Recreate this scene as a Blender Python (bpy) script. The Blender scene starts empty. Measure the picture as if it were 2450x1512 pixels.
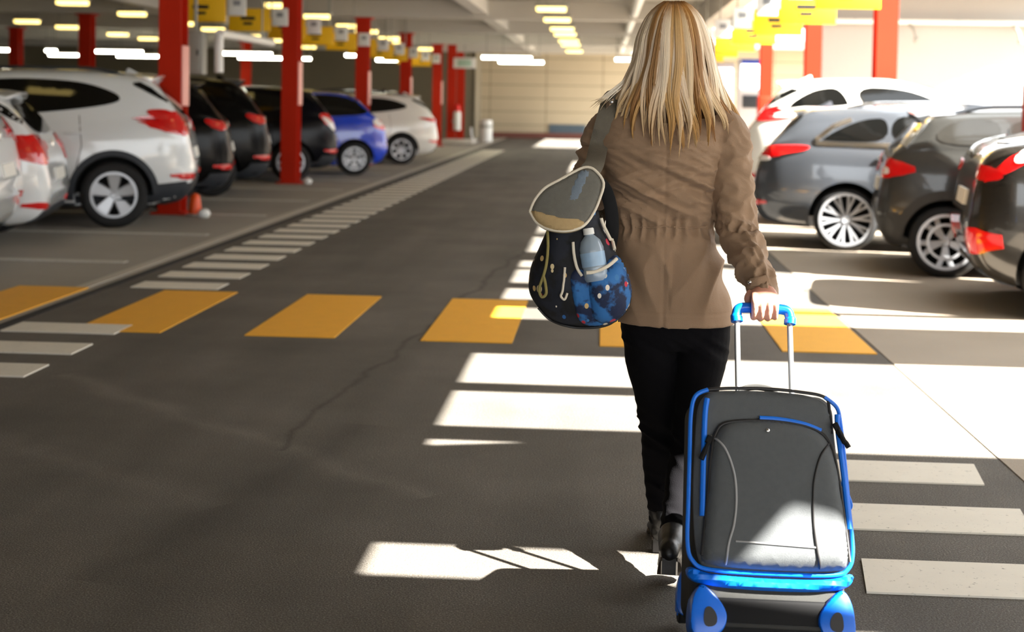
import bpy, bmesh, math, random
import numpy as np
from math import sin, cos, pi, radians, sqrt
from mathutils import Vector, Matrix, noise
from mathutils.bvhtree import BVHTree
random.seed(7)
SC = bpy.context.scene
COL = SC.collection

# ------------------------------------------------------------------ camera
CAM_H = 1.42
_yaw, _pitch, _roll = radians(3.6), radians(2.5), radians(1.0)
fw = Vector((-sin(_yaw) * cos(_pitch), cos(_yaw) * cos(_pitch), -sin(_pitch)))
rt = fw.cross(Vector((0, 0, 1))).normalized()
up = rt.cross(fw)
r2 = rt * cos(_roll) + up * sin(_roll)
u2 = r2.cross(fw)
cd = bpy.data.cameras.new('camera')
cam = bpy.data.objects.new('camera', cd)
COL.objects.link(cam)
cam.matrix_world = Matrix(((r2.x, u2.x, -fw.x, 0), (r2.y, u2.y, -fw.y, 0), (r2.z, u2.z, -fw.z, CAM_H), (0, 0, 0, 1)))
cd.sensor_fit = 'HORIZONTAL'
cd.sensor_width = 36.0
cd.lens = 36.0 * 3400 / 2450
cd.shift_y = -0.1487
cd.clip_start = 0.05
cd.clip_end = 300
cd.dof.use_dof = True
cd.dof.focus_distance = 4.3
cd.dof.aperture_fstop = 3.0
SC.camera = cam

# ------------------------------------------------------------------ light
W = bpy.data.worlds.new('sky')
SC.world = W
W.use_nodes = True
bg = W.node_tree.nodes['Background']
bg.inputs[0].default_value = (0.93, 0.97, 1.0, 1)
bg.inputs[1].default_value = 1.65
SUN_E, SUN_A = radians(43), radians(22)          # height, turn from +X towards the camera side
sd = bpy.data.lights.new('sun', 'SUN')
sd.energy = 20
sd.angle = radians(0.53)
sd.color = (1.0, 0.955, 0.88)
so = bpy.data.objects.new('sun', sd)
COL.objects.link(so)
sun_vec = Vector((cos(SUN_E) * cos(SUN_A), -cos(SUN_E) * sin(SUN_A), sin(SUN_E)))
so.rotation_euler = sun_vec.to_track_quat('Z', 'Y').to_euler()
so.location = (20, -5, 20)
SC.view_settings.view_transform = 'Standard'
SC.view_settings.look = 'None'
SC.view_settings.exposure = 1.56
SC.view_settings.gamma = 1.0
SC.view_settings.use_curve_mapping = False
SC.cycles.max_bounces = 8
SC.cycles.diffuse_bounces = 5
SC.cycles.sample_clamp_indirect = 6

# ------------------------------------------------------------------ materials
def lin(c):
    return tuple(((v / 255) / 12.92 if v / 255 < 0.04045 else ((v / 255 + 0.055) / 1.055) ** 2.4) for v in c)

def mat(name, c, rough=0.5, metal=0.0, coat=0.0, var=0.0, scale=20.0, bump=0.0, bscale=None, emit=None, spec=0.5, trans=0.0, srgb=True, sheen=0.0):
    m = bpy.data.materials.new(name)
    m.use_nodes = True
    nt = m.node_tree
    b = nt.nodes['Principled BSDF']
    col = lin(c) if srgb else c
    b.inputs['Base Color'].default_value = (*col, 1)
    b.inputs['Roughness'].default_value = rough
    b.inputs['Metallic'].default_value = metal
    b.inputs['Coat Weight'].default_value = coat
    b.inputs['Coat Roughness'].default_value = 0.04
    b.inputs['Specular IOR Level'].default_value = spec
    b.inputs['Transmission Weight'].default_value = trans
    b.inputs['Sheen Weight'].default_value = sheen
    if emit:
        b.inputs['Emission Color'].default_value = (*emit[0], 1)
        b.inputs['Emission Strength'].default_value = emit[1]
    if var or bump:
        tc = nt.nodes.new('ShaderNodeTexCoord')
        n = nt.nodes.new('ShaderNodeTexNoise')
        n.inputs['Scale'].default_value = scale
        n.inputs['Detail'].default_value = 5
        nt.links.new(tc.outputs['Object'], n.inputs['Vector'])
        if var:
            mx = nt.nodes.new('ShaderNodeMix')
            mx.data_type = 'RGBA'
            mx.inputs[6].default_value = (*[v * (1 - var) for v in col], 1)
            mx.inputs[7].default_value = (*[min(1, v * (1 + var)) for v in col], 1)
            nt.links.new(n.outputs['Fac'], mx.inputs[0])
            nt.links.new(mx.outputs[2], b.inputs['Base Color'])
        if bump:
            n2 = n
            if bscale:
                n2 = nt.nodes.new('ShaderNodeTexNoise')
                n2.inputs['Scale'].default_value = bscale
                n2.inputs['Detail'].default_value = 4
                nt.links.new(tc.outputs['Object'], n2.inputs['Vector'])
            bp = nt.nodes.new('ShaderNodeBump')
            bp.inputs['Strength'].default_value = bump
            bp.inputs['Distance'].default_value = 0.01
            nt.links.new(n2.outputs['Fac'], bp.inputs['Height'])
            nt.links.new(bp.outputs[0], b.inputs['Normal'])
    return m

M = {}
M['concrete'] = mat('concrete', (196, 190, 180), .85, var=.12, scale=1.5, bump=.15, bscale=40)
M['ceiling'] = mat('ceiling_paint', (150, 146, 136), .9, var=.08, scale=.8)
M['beam'] = mat('beam_paint', (196, 192, 184), .85, var=.06, scale=.9)
M['white_wall'] = mat('white_wall', (170, 167, 162), .9, var=.05, scale=.7)
M['olive'] = mat('olive_wall', (120, 112, 92), .9, var=.12, scale=.6)
M['red_steel'] = mat('red_steel', (186, 36, 6), .6, spec=.2, var=.1, scale=3)
M['pink_strip'] = mat('reflective_strip', (235, 170, 160), .5, var=.05, scale=5)
M['yellow'] = mat('yellow_sign', (250, 196, 8), .5, var=.03, scale=5)
M['black_ink'] = mat('black_ink', (25, 24, 22), .6)
M['white_plastic'] = mat('white_plastic', (232, 232, 228), .4, var=.02, scale=6)
M['grey_plastic'] = mat('grey_plastic', (150, 150, 142), .5, var=.05, scale=6)
M['lamp'] = mat('lamp_glow', (255, 240, 190), .4, emit=((1.0, .73, .22), 1.25))
M['tube'] = mat('tube_glow', (255, 250, 225), .4, emit=((1.0, .97, .78), 9.0))
M['glass'] = mat('dark_glass', (10, 11, 11), .06, spec=.5, var=.1, scale=4)
M['rubber'] = mat('tyre_rubber', (22, 22, 23), .75, var=.15, scale=30)
M['alloy'] = mat('alloy', (196, 198, 202), .3, metal=.45, var=.05, scale=8)
M['dark_alloy'] = mat('dark_alloy', (40, 40, 42), .35, metal=.6, var=.05, scale=8)
M['well'] = mat('wheel_well', (10, 10, 10), .9, var=.1, scale=8)
M['cladding'] = mat('black_cladding', (38, 43, 50), .55, var=.06, scale=12)
M['tail_red'] = mat('tail_lamp_red', (205, 12, 14), .12, coat=.8, var=.2, scale=9)
M['tail_white'] = mat('tail_lamp_clear', (225, 220, 216), .15, coat=.8, var=.05, scale=9)
M['chrome'] = mat('chrome', (225, 225, 225), .12, metal=1.0, var=.02, scale=5)
M['gap'] = mat('panel_gap', (14, 14, 14), .8, var=.1, scale=5)
M['plate'] = mat('licence_plate', (232, 232, 226), .4, var=.02, scale=9)

def paint(name, c, rough=.22, metal=.0, coat=1.0):
    return mat(name, c, rough, metal=metal, coat=coat, var=.03, scale=2)

# ------------------------------------------------------------------ mesh helpers
class MB:
    def __init__(s):
        s.v, s.f, s.m = [], [], []
        s.sm = []
    def add(s, vs, fs, mi=0, smooth=True):
        o = len(s.v)
        s.v += [tuple(p) for p in vs]
        s.f += [tuple(i + o for i in f) for f in fs]
        s.m += [mi] * len(fs)
        s.sm += [smooth] * len(fs)
    def box(s, c, d, rot=None, mi=0, bevel=0.0):
        bm = bmesh.new()
        bmesh.ops.create_cube(bm, size=1)
        for v in bm.verts:
            v.co = Vector((v.co.x * d[0], v.co.y * d[1], v.co.z * d[2]))
        if bevel:
            bmesh.ops.bevel(bm, geom=bm.edges[:], offset=bevel, segments=3, affect='EDGES', profile=.5)
        s.bm(bm, c, rot, mi, bool(bevel))
    def bm(s, bm, c=(0, 0, 0), rot=None, mi=0, smooth=True):
        bm.verts.index_update()
        R = rot if rot is not None else Matrix.Identity(3)
        s.add([R @ v.co + Vector(c) for v in bm.verts], [[v.index for v in f.verts] for f in bm.faces], mi, smooth)
        bm.free()
    def loft(s, rings, closed=True, cap=True, mi=0, smooth=True):
        n = len(rings[0])
        vs = [p for r in rings for p in r]
        fs = []
        for i in range(len(rings) - 1):
            for j in range(n if closed else n - 1):
                a, b = i * n + j, i * n + (j + 1) % n
                fs.append((a, b, b + n, a + n))
        if cap and closed:
            fs.append(tuple(range(n))[::-1])
            fs.append(tuple(range((len(rings) - 1) * n, len(rings) * n)))
        s.add(vs, fs, mi, smooth)
    def tube(s, pts, rad, n=10, mi=0, cap=True, flat=1.0, updir=None):
        pts = [Vector(p) for p in pts]
        N = len(pts)
        rr = rad if callable(rad) else (lambda t: rad)
        rings, prev = [], None
        for i, p in enumerate(pts):
            t = (pts[min(i + 1, N - 1)] - pts[max(i - 1, 0)])
            t = t.normalized() if t.length > 1e-9 else Vector((0, 0, 1))
            if updir is not None:
                x = Vector(updir).cross(t)
            elif prev is None:
                x = t.orthogonal()
            else:
                x = prev - t * prev.dot(t)
            if x.length < 1e-6:
                x = t.orthogonal()
            x.normalize()
            prev = x
            y = t.cross(x)
            r = rr(i / max(1, N - 1))
            rings.append([p + (x * cos(a) + y * sin(a) * flat) * r for a in [2 * pi * k / n for k in range(n)]])
        s.loft(rings, True, cap, mi)
    def lathe(s, prof, n=32, axis='z', c=(0, 0, 0), mi=0, closed=False, cap=False):
        rings = []
        for (r, h) in prof:
            ring = []
            for k in range(n):
                a = 2 * pi * k / n
                p = (r * cos(a), r * sin(a), h)
                if axis == 'y':
                    p = (p[0], p[2], p[1])
                elif axis == 'x':
                    p = (p[2], p[0], p[1])
                ring.append((p[0] + c[0], p[1] + c[1], p[2] + c[2]))
            rings.append(ring)
        if closed:
            rings.append(rings[0])
        s.loft(rings, True, cap and not closed, mi)
    def ell(s, c, r, rot=None, mi=0, u=20, v=12):
        bm = bmesh.new()
        bmesh.ops.create_uvsphere(bm, u_segments=u, v_segments=v, radius=1)
        for q in bm.verts:
            q.co = Vector((q.co.x * r[0], q.co.y * r[1], q.co.z * r[2]))
        s.bm(bm, c, rot, mi)
    def prism(s, poly, y0, y1, plane='xz', mi=0, bevel=0.0):
        bm = bmesh.new()
        def pt(p, h):
            return (p[0], h, p[1]) if plane == 'xz' else ((h, p[0], p[1]) if plane == 'yz' else (p[0], p[1], h))
        a = [bm.verts.new(pt(p, y0)) for p in poly]
        b = [bm.verts.new(pt(p, y1)) for p in poly]
        n = len(poly)
        bm.faces.new(a); bm.faces.new(b[::-1])
        for i in range(n):
            bm.faces.new((a[i], a[(i + 1) % n], b[(i + 1) % n], b[i]))
        bmesh.ops.recalc_face_normals(bm, faces=bm.faces)
        if bevel:
            bmesh.ops.bevel(bm, geom=bm.edges[:], offset=bevel, segments=2, affect='EDGES', profile=.5)
        s.bm(bm, mi=mi, smooth=bool(bevel))
    def mesh(s, name, mats, sharp=40):
        me = bpy.data.meshes.new(name)
        me.from_pydata([tuple(p) for p in s.v], [], s.f)
        for m in (mats if isinstance(mats, (list, tuple)) else [mats]):
            me.materials.append(m)
        me.polygons.foreach_set('material_index', s.m)
        me.polygons.foreach_set('use_smooth', s.sm)
        me.update()
        bm = bmesh.new(); bm.from_mesh(me)
        bmesh.ops.recalc_face_normals(bm, faces=bm.faces)
        bm.to_mesh(me); bm.free()
        if sharp:
            me.set_sharp_from_angle(angle=radians(sharp))
        return me
    def build(s, name, mats, parent=None, sharp=40, loc=None):
        o = bpy.data.objects.new(name, s.mesh(name, mats, sharp))
        COL.objects.link(o)
        if parent is not None:
            o.parent = parent
        if loc:
            o.location = loc
        return o

def tag(o, label=None, cat=None, group=None, kind=None):
    for k, v in (('label', label), ('category', cat), ('group', group), ('kind', kind)):
        if v:
            o[k] = v
    return o

def empty(name, label, cat, loc=(0, 0, 0), rz=0, group=None):
    o = bpy.data.objects.new(name, None)
    COL.objects.link(o)
    o.location = loc
    o.rotation_euler = (0, 0, rz)
    o.empty_display_size = .1
    return tag(o, label, cat, group)

def dup(src, loc, rz=None, label=None, group=None):
    def cp(o, par):
        c = o.copy(); COL.objects.link(c)
        if par is not None:
            c.parent = par
        for ch in [q for q in ALLCH.get(o, [])]:
            cp(ch, c)
        return c
    ALLCH = {}
    for q in COL.objects:
        if q.parent:
            ALLCH.setdefault(q.parent, []).append(q)
    c = cp(src, None)
    c.location = loc
    if rz is not None:
        c.rotation_euler = (0, 0, rz)
    if label:
        c['label'] = label
    if group:
        c['group'] = group
    return c

def baked(o, drop=()):
    """apply the modifiers of o into its mesh"""
    dg = bpy.context.evaluated_depsgraph_get()
    dg.update()
    me = bpy.data.meshes.new_from_object(o.evaluated_get(dg))
    o.modifiers.clear()
    old = o.data
    o.data = me
    bpy.data.meshes.remove(old)
    for d in drop:
        dm = d.data
        bpy.data.objects.remove(d)
        bpy.data.meshes.remove(dm)
    return o

def chaikin(p, n=2, closed=True):
    p = [Vector(q) for q in p]
    for _ in range(n):
        r = [] if closed else [p[0]]
        m = len(p)
        for i in range(m if closed else m - 1):
            a, b = p[i], p[(i + 1) % m]
            r += [a * .75 + b * .25, a * .25 + b * .75]
        if not closed:
            r.append(p[-1])
        p = r
    return p

def pchip(tbl):
    X = np.array([t[0] for t in tbl], float); Y = np.array([t[1] for t in tbl], float)
    h = np.diff(X); d = np.diff(Y) / h
    m = np.zeros(len(X))
    for i in range(1, len(X) - 1):
        if d[i - 1] * d[i] > 0:
            w1, w2 = 2 * h[i] + h[i - 1], h[i] + 2 * h[i - 1]
            m[i] = (w1 + w2) / (w1 / d[i - 1] + w2 / d[i])
    m[0], m[-1] = d[0], d[-1]
    def f(x):
        x = min(max(x, X[0]), X[-1])
        i = min(max(int(np.searchsorted(X, x)) - 1, 0), len(h) - 1)
        t = (x - X[i]) / h[i]
        return float(Y[i] * (1 + 2 * t) * (1 - t) ** 2 + m[i] * h[i] * t * (1 - t) ** 2 + Y[i + 1] * t * t * (3 - 2 * t) + m[i + 1] * h[i] * t * t * (t - 1))
    return f

def spline(pts, n=8, closed=False):
    P = [Vector(p) for p in pts]
    m = len(P)
    out = []
    rng = range(m) if closed else range(m - 1)
    for i in rng:
        if closed:
            a, b, c, d = P[(i - 1) % m], P[i], P[(i + 1) % m], P[(i + 2) % m]
        else:
            a, b, c, d = P[max(i - 1, 0)], P[i], P[i + 1], P[min(i + 2, m - 1)]
        for k in range(n):
            t = k / n
            out.append(.5 * ((2 * b) + (c - a) * t + (2 * a - 5 * b + 4 * c - d) * t * t + (3 * b - a - 3 * c + d) * t ** 3))
    if not closed:
        out.append(P[-1])
    return out
# ------------------------------------------------------------------ the building
CEIL = 3.55
OFF_X, OFF_Y = CEIL / math.tan(SUN_E) * cos(SUN_A), -CEIL / math.tan(SUN_E) * sin(SUN_A)
EDGE = OFF_X - .69                                  # where the roof over the lane stops
def rect(mb, x0, x1, y0, y1, z):
    mb.add([(x0, y0, z), (x1, y0, z), (x1, y1, z), (x0, y1, z)], [(0, 1, 2, 3)], 0, False)

def slab(name, x0, x1, y0, y1, z0, z1, m, kind='structure', parent=None):
    b = MB(); b.box(((x0 + x1) / 2, (y0 + y1) / 2, (z0 + z1) / 2), (x1 - x0, y1 - y0, z1 - z0))
    o = b.build(name, m, parent)
    if kind and parent is None:
        o['kind'] = kind
    return o

def asphalt_mat():
    m = bpy.data.materials.new('asphalt'); m.use_nodes = True
    nt = m.node_tree; N = nt.nodes; L = nt.links
    b = N['Principled BSDF']
    tc = N.new('ShaderNodeTexCoord')
    def noi(sc, det=6, rough=.6, dist=0):
        n = N.new('ShaderNodeTexNoise'); n.inputs['Scale'].default_value = sc; n.inputs['Detail'].default_value = det
        n.inputs['Roughness'].default_value = rough; n.inputs['Distortion'].default_value = dist
        L.new(tc.outputs['Object'], n.inputs['Vector']); return n
    def ramp(src, stops):
        r = N.new('ShaderNodeValToRGB')
        e = r.color_ramp.elements
        while len(e) < len(stops):
            e.new(.5)
        for q, (p, c) in zip(e, stops):
            q.position = p; q.color = (c, c, c, 1) if not isinstance(c, tuple) else (*c, 1)
        L.new(src, r.inputs[0]); return r
    def mul(a, bsock):
        x = N.new('ShaderNodeMix'); x.data_type = 'RGBA'; x.blend_type = 'MULTIPLY'; x.inputs[0].default_value = 1
        L.new(a, x.inputs[6]); L.new(bsock, x.inputs[7]); return x.outputs[2]
    grain = ramp(noi(170, 3, .7).outputs[0], [(.30, (.062, .053, .042)), (.52, (.108, .097, .082)), (.74, (.27, .25, .22))])
    patch = ramp(noi(.9, 5, .6).outputs[0], [(.3, .72), (.7, 1.18)])
    streak_map = N.new('ShaderNodeMapping'); streak_map.inputs['Scale'].default_value = (2.2, .16, 1)
    L.new(tc.outputs['Object'], streak_map.inputs[0])
    sn = N.new('ShaderNodeTexNoise'); sn.inputs['Scale'].default_value = 1.0; sn.inputs['Detail'].default_value = 4
    L.new(streak_map.outputs[0], sn.inputs[0])
    streak = ramp(sn.outputs[0], [(.32, .82), (.62, 1.1)])
    c = mul(mul(grain.outputs[0], patch.outputs[0]), streak.outputs[0])
    # tar seams and a pale scuff: distance to straight lines in the floor's own metres, with a wobble
    sep = N.new('ShaderNodeSeparateXYZ')
    wob = N.new('ShaderNodeTexNoise'); wob.inputs['Scale'].default_value = 2.0; wob.inputs['Detail'].default_value = 5
    L.new(tc.outputs['Object'], wob.inputs[0]); L.new(tc.outputs['Object'], sep.inputs[0])
    def M2(op, a, bb=None, cc=None):
        n = N.new('ShaderNodeMath'); n.operation = op
        for i, v in enumerate((a, bb, cc)):
            if v is None: continue
            if isinstance(v, (int, float)): n.inputs[i].default_value = v
            else: L.new(v, n.inputs[i])
        return n.outputs[0]
    def line(c0, x0, y0, x1, y1, w, amt, wobble=.25):
        dx, dy = x1 - x0, y1 - y0; ln = sqrt(dx * dx + dy * dy); dx /= ln; dy /= ln
        px = M2('SUBTRACT', sep.outputs[0], x0); py = M2('SUBTRACT', sep.outputs[1], y0)
        dist = M2('SUBTRACT', M2('MULTIPLY', px, dy), M2('MULTIPLY', py, dx))
        dist = M2('ADD', dist, M2('MULTIPLY', M2('SUBTRACT', wob.outputs[0], .5), wobble))
        al = M2('ADD', M2('MULTIPLY', px, dx), M2('MULTIPLY', py, dy))
        ins = M2('MULTIPLY', M2('GREATER_THAN', al, 0), M2('LESS_THAN', al, ln))
        f = M2('MULTIPLY', M2('SUBTRACT', 1, M2('SMOOTH_MIN', M2('DIVIDE', M2('ABSOLUTE', dist), w), 1, .4)), ins)
        f = M2('MAXIMUM', f, 0)
        k = M2('ADD', 1, M2('MULTIPLY', f, amt))
        cmb = N.new('ShaderNodeCombineColor')
        for i in range(3): L.new(k, cmb.inputs[i])
        return mul(c0, cmb.outputs[0])
    for a in LINES:
        c = line(c, *a)
    L.new(c, b.inputs['Base Color'])
    b.inputs['Roughness'].default_value = .82
    b.inputs['Specular IOR Level'].default_value = .35
    bp = N.new('ShaderNodeBump'); bp.inputs['Strength'].default_value = .5; bp.inputs['Distance'].default_value = .006
    L.new(noi(150, 3).outputs[0], bp.inputs['Height']); L.new(bp.outputs[0], b.inputs['Normal'])
    return m
LINES = [(-1.1, 8.2, -1.3, 5.6, .03, -.4), (-2.7, 7.0, -.6, 5.0, .10, .35), (-.55, 16.0, -1.1, 8.2, .035, -.5),
         (-1.0, 6.1, -1.45, 4.0, .16, -.22), (-3.2, 6.2, -1.3, 4.8, .12, .25)]
M['asphalt'] = asphalt_mat()
M['bay'] = mat('bay_concrete', (146, 141, 132), .75, var=.18, scale=.9, bump=.2, bscale=120)

def worn(name, c, thr=.36, soft=.1, base=(70, 66, 58)):
    """road paint with small worn specks showing the asphalt"""
    m = mat(name, c, .7, var=.07, scale=9)
    nt = m.node_tree
    b = nt.nodes['Principled BSDF']
    src = b.inputs['Base Color'].links[0].from_socket
    n = nt.nodes.new('ShaderNodeTexNoise'); n.inputs['Scale'].default_value = 55; n.inputs['Detail'].default_value = 8; n.inputs['Roughness'].default_value = .75
    tc = nt.nodes.new('ShaderNodeTexCoord'); nt.links.new(tc.outputs['Object'], n.inputs[0])
    r = nt.nodes.new('ShaderNodeValToRGB'); r.color_ramp.elements[0].position = thr; r.color_ramp.elements[1].position = thr + soft
    nt.links.new(n.outputs[0], r.inputs[0])
    x = nt.nodes.new('ShaderNodeMix'); x.data_type = 'RGBA'
    x.inputs[6].default_value = (*lin(base), 1)
    nt.links.new(r.outputs[0], x.inputs[0]); nt.links.new(src, x.inputs[7]); nt.links.new(x.outputs[2], b.inputs['Base Color'])
    return m
M['road_yellow'] = worn('road_yellow', (232, 168, 42), .30, .08)
M['road_white'] = worn('road_white', (218, 212, 198), .30, .1)

M['bay_white'] = worn('bay_white', (182, 178, 168), .34, .14, (140, 136, 128))
fb = MB(); rect(fb, -3.62, 1.64, -14, 60, 0)
floor = fb.build('floor', M['asphalt']); floor['kind'] = 'structure'
bay = slab('floor_left', -22, -3.62, -14, 60, -.05, .004, M['bay'])
bay_r = slab('floor_right', 1.64, 16, -14, 60, -.05, .004, mat('bay_paving', (150, 138, 122), .8, var=.2, scale=1.1, bump=.3, bscale=110))
gap = MB(); gap.box((-3.62, 26, .003), (.06, 68, .010)); g = gap.build('trim_1', M['gap']); g['kind'] = 'structure'
edge = MB(); edge.box((-3.78, 26, .004), (.10, 68, .010)); g = edge.build('trim_2', mat('pale_edge', (178, 172, 160), .8, var=.1, scale=2)); g['kind'] = 'structure'

def marking(name, x0, x1, y0, y1, m, z=.006, sk=0.0, parent=None):
    b = MB()
    b.add([(x0, y0, z), (x1, y0, z), (x1 + sk, y1, z), (x0 + sk, y1, z), (x0, y0, 0), (x1, y0, 0), (x1 + sk, y1, 0), (x0 + sk, y1, 0)],
          [(0, 1, 2, 3), (0, 1, 5, 4), (1, 2, 6, 5), (2, 3, 7, 6), (3, 0, 4, 7)], 0, False)
    return b.build(name, m, parent or floor)
for k in range(5):                                   # yellow zebra
    x0 = -3.155 + 1.056 * k
    marking('crosswalk_stripe', x0, x0 + .54, 8.30 - .01 * k, 10.12 - .02 * k, M['road_yellow'])
marking('crosswalk_stripe', -4.24, -3.72, 8.34, 10.12, M['road_yellow'], .012, parent=bay)
for k in range(48):                                  # dashed lane edge on the left
    y0 = 10.24 + .65 * k
    if y0 < 41:
        marking('lane_edge_dash', -3.45, -2.80, y0, y0 + .34, M['road_white'])
for y0 in (8.20, 7.52, 6.88, 6.23):
    marking('lane_edge_dash', -3.55, -2.86, y0, y0 + .33, M['road_white'], .008)
for k in range(4):                                   # and on the right
    y0 = 5.42 - .63 * k
    marking('lane_edge_dash', .80, 1.47, y0, y0 + .31, M['road_white'], sk=.04)
for k in range(9):                                   # bay lines on the concrete to the left
    marking('bay_line', -10.5, -4.0, 11.75 + 2.5 * k - .06, 11.75 + 2.5 * k + .06, M['bay_white'], .012, parent=bay)

cb = MB()
cb.prism([(-22, -12), (EDGE, -12), (EDGE, 43.2), (EDGE - 1.5, 43.2), (EDGE - 1.5, 53.6), (EDGE, 53.6), (EDGE, 57), (-22, 57)], CEIL, CEIL + .3, 'xy')
ceil = cb.build('ceiling', M['ceiling']); ceil['kind'] = 'structure'
far_c = MB()
for (x0, x1, y0, y1) in ((EDGE, 16, 33.0, 39.5), (EDGE, 16, 53.6, 57)):
    far_c.box(((x0 + x1) / 2, (y0 + y1) / 2, CEIL + .15), (x1 - x0, y1 - y0, .3))
g = far_c.build('ceiling_far', M['ceiling']); g['kind'] = 'structure'
# cross beams from column to column and two long girders
COLS_L = [16.8, 23.3, 30.3, 37.0, 44.1, 48.3, 51.4]
n = 0
for y in [-3.3, 3.4, 10.1] + COLS_L[:5] + [50.8]:
    n += 1
    slab('ceiling_beam_%d' % n, -22, EDGE - (.9 if y < 43 else 1.6), y - .2, y + .2, CEIL - .38, CEIL - .002, M['beam'])
for x in (-2.6, -9.5):
    n += 1
    slab('ceiling_beam_%d' % n, x - .14, x + .14, -12, 57, CEIL - .30, CEIL - .004, M['beam'])
for y in (-7, 0, 6.7, 13.4, 20.0, 26.8, 33.6, 40.5, 47.0, 54):
    n += 1
    slab('ceiling_beam_%d' % n, -22, EDGE - (.9 if y < 43 else 1.6), y - .10, y + .10, CEIL - .16, CEIL - .006, M['beam'])

# open roof on the right: unseen slabs and bars added to shape floor sunlight
n = 0
def add_shade_bar(y0, y1, x0=EDGE, x1=13.0, th=.06):      # y0, y1: where its shadow lies on the floor
    global n
    n += 1
    slab('shade_bar_%d' % n, x0, x1, y0 + OFF_Y, y1 + OFF_Y, CEIL, CEIL + th, M['beam'])
add_shade_bar(-4.5, 3.67)
add_shade_bar(3.67, 3.84, EDGE, EDGE + .82)
add_shade_bar(3.67, 3.84, EDGE + 1.55, 13)
add_shade_bar(3.84, 4.14)
add_shade_bar(4.14, 4.46, EDGE + 1.25, 13)
add_shade_bar(4.46, 5.72)
add_shade_bar(5.72, 5.84, EDGE + 1.25, 13)
wg = MB(); wg.prism([(x + OFF_X, y + OFF_Y) for x, y in ((-.74, 5.72), (-.15, 5.87), (.58, 5.87), (.58, 5.72))], CEIL, CEIL + .06, 'xy'); g = wg.build('shade_wedge', M['beam']); g['kind'] = 'structure'  # unseen wedge added to taper the sunlit sliver on the floor
for a in ((5.87, 6.11), (6.88, 7.07)):
    add_shade_bar(*a, x1=EDGE + 1.35)
for a in ((7.93, 9.22), (9.74, 9.86), (16.5, 16.8), (20, 20.3), (24, 24.3)):
    add_shade_bar(*a)
for a in ((9.86, 10.15), (10.75, 11.08), (11.98, 12.14), (12.65, 13.4), (14.9, 15.3)):
    add_shade_bar(*a, x1=EDGE + 1.1)
beam_r = slab('ceiling_beam_60', EDGE - .79, EDGE - .45, -12, 43.2, CEIL - .45, CEIL - .002, M['beam'])

# walls
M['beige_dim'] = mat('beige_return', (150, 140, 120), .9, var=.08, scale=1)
def panel_mat():
    m = mat('beige_panels', (186, 172, 146), .85, var=.06, scale=1.2)
    nt = m.node_tree; b = nt.nodes['Principled BSDF']; src = b.inputs['Base Color'].links[0].from_socket
    tc = nt.nodes.new('ShaderNodeTexCoord'); mp = nt.nodes.new('ShaderNodeMapping'); mp.inputs['Rotation'].default_value = (radians(90), 0, 0)
    br = nt.nodes.new('ShaderNodeTexBrick'); br.inputs['Scale'].default_value = 1; br.offset = 0
    br.inputs['Brick Width'].default_value = 2.2; br.inputs['Row Height'].default_value = .52; br.inputs['Mortar Size'].default_value = .022
    br.inputs['Color1'].default_value = br.inputs['Color2'].default_value = (1, 1, 1, 1); br.inputs['Mortar'].default_value = (.6, .58, .55, 1)
    nt.links.new(tc.outputs['Object'], mp.inputs[0]); nt.links.new(mp.outputs[0], br.inputs[0])
    x = nt.nodes.new('ShaderNodeMix'); x.data_type = 'RGBA'; x.blend_type = 'MULTIPLY'; x.inputs[0].default_value = 1
    nt.links.new(src, x.inputs[6]); nt.links.new(br.outputs[0], x.inputs[7]); nt.links.new(x.outputs[2], b.inputs['Base Color'])
    return m
slab('wall_back', -4.75, 16, 55.5, 55.8, 0, CEIL, panel_mat())
slab('wall_back_left', -22, -4.75, 52.6, 52.9, 0, CEIL, M['olive'])
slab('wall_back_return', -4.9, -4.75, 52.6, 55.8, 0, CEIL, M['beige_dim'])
slab('wall_rear_unseen', -22, -5, -12.3, -12, 0, CEIL + .3, M['concrete'])  # unseen wall added behind the camera to cut light from the rear
slab('wall_left', -22.3, -22, -12, 57, 0, CEIL, M['olive'])
slab('wall_right', 4.15, 14, 27.4, 27.7, 0, 5.2, M['white_wall'])
slab('wall_right_side', 14, 14.3, -8, 27.4, 0, 2.2, M['concrete'])
slab('wall_right_far', 6.4, 16, 40, 40.3, 0, CEIL, M['olive'])
cn = MB()
cn.prism([(EDGE, 25.6), (8.0, 25.6), (8.05, 26.72), (9.2, 27.03), (13, 27.3), (13, 27.4), (EDGE, 27.4)], CEIL, CEIL + .06, 'xy')  # unseen slab added, its slanted edge shaped to shade the right wall
g = cn.build('shade_slab', M['beam']); g['kind'] = 'structure'
slab('trim_3', 4.12, 14, 27.2, 27.4, 3.02, 3.10, M['beam'])
slab('baseboard_back', -4.75, 10, 55.38, 55.5, 0, .22, mat('plinth_red', (118, 72, 62), .8, var=.1, scale=2))
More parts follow.
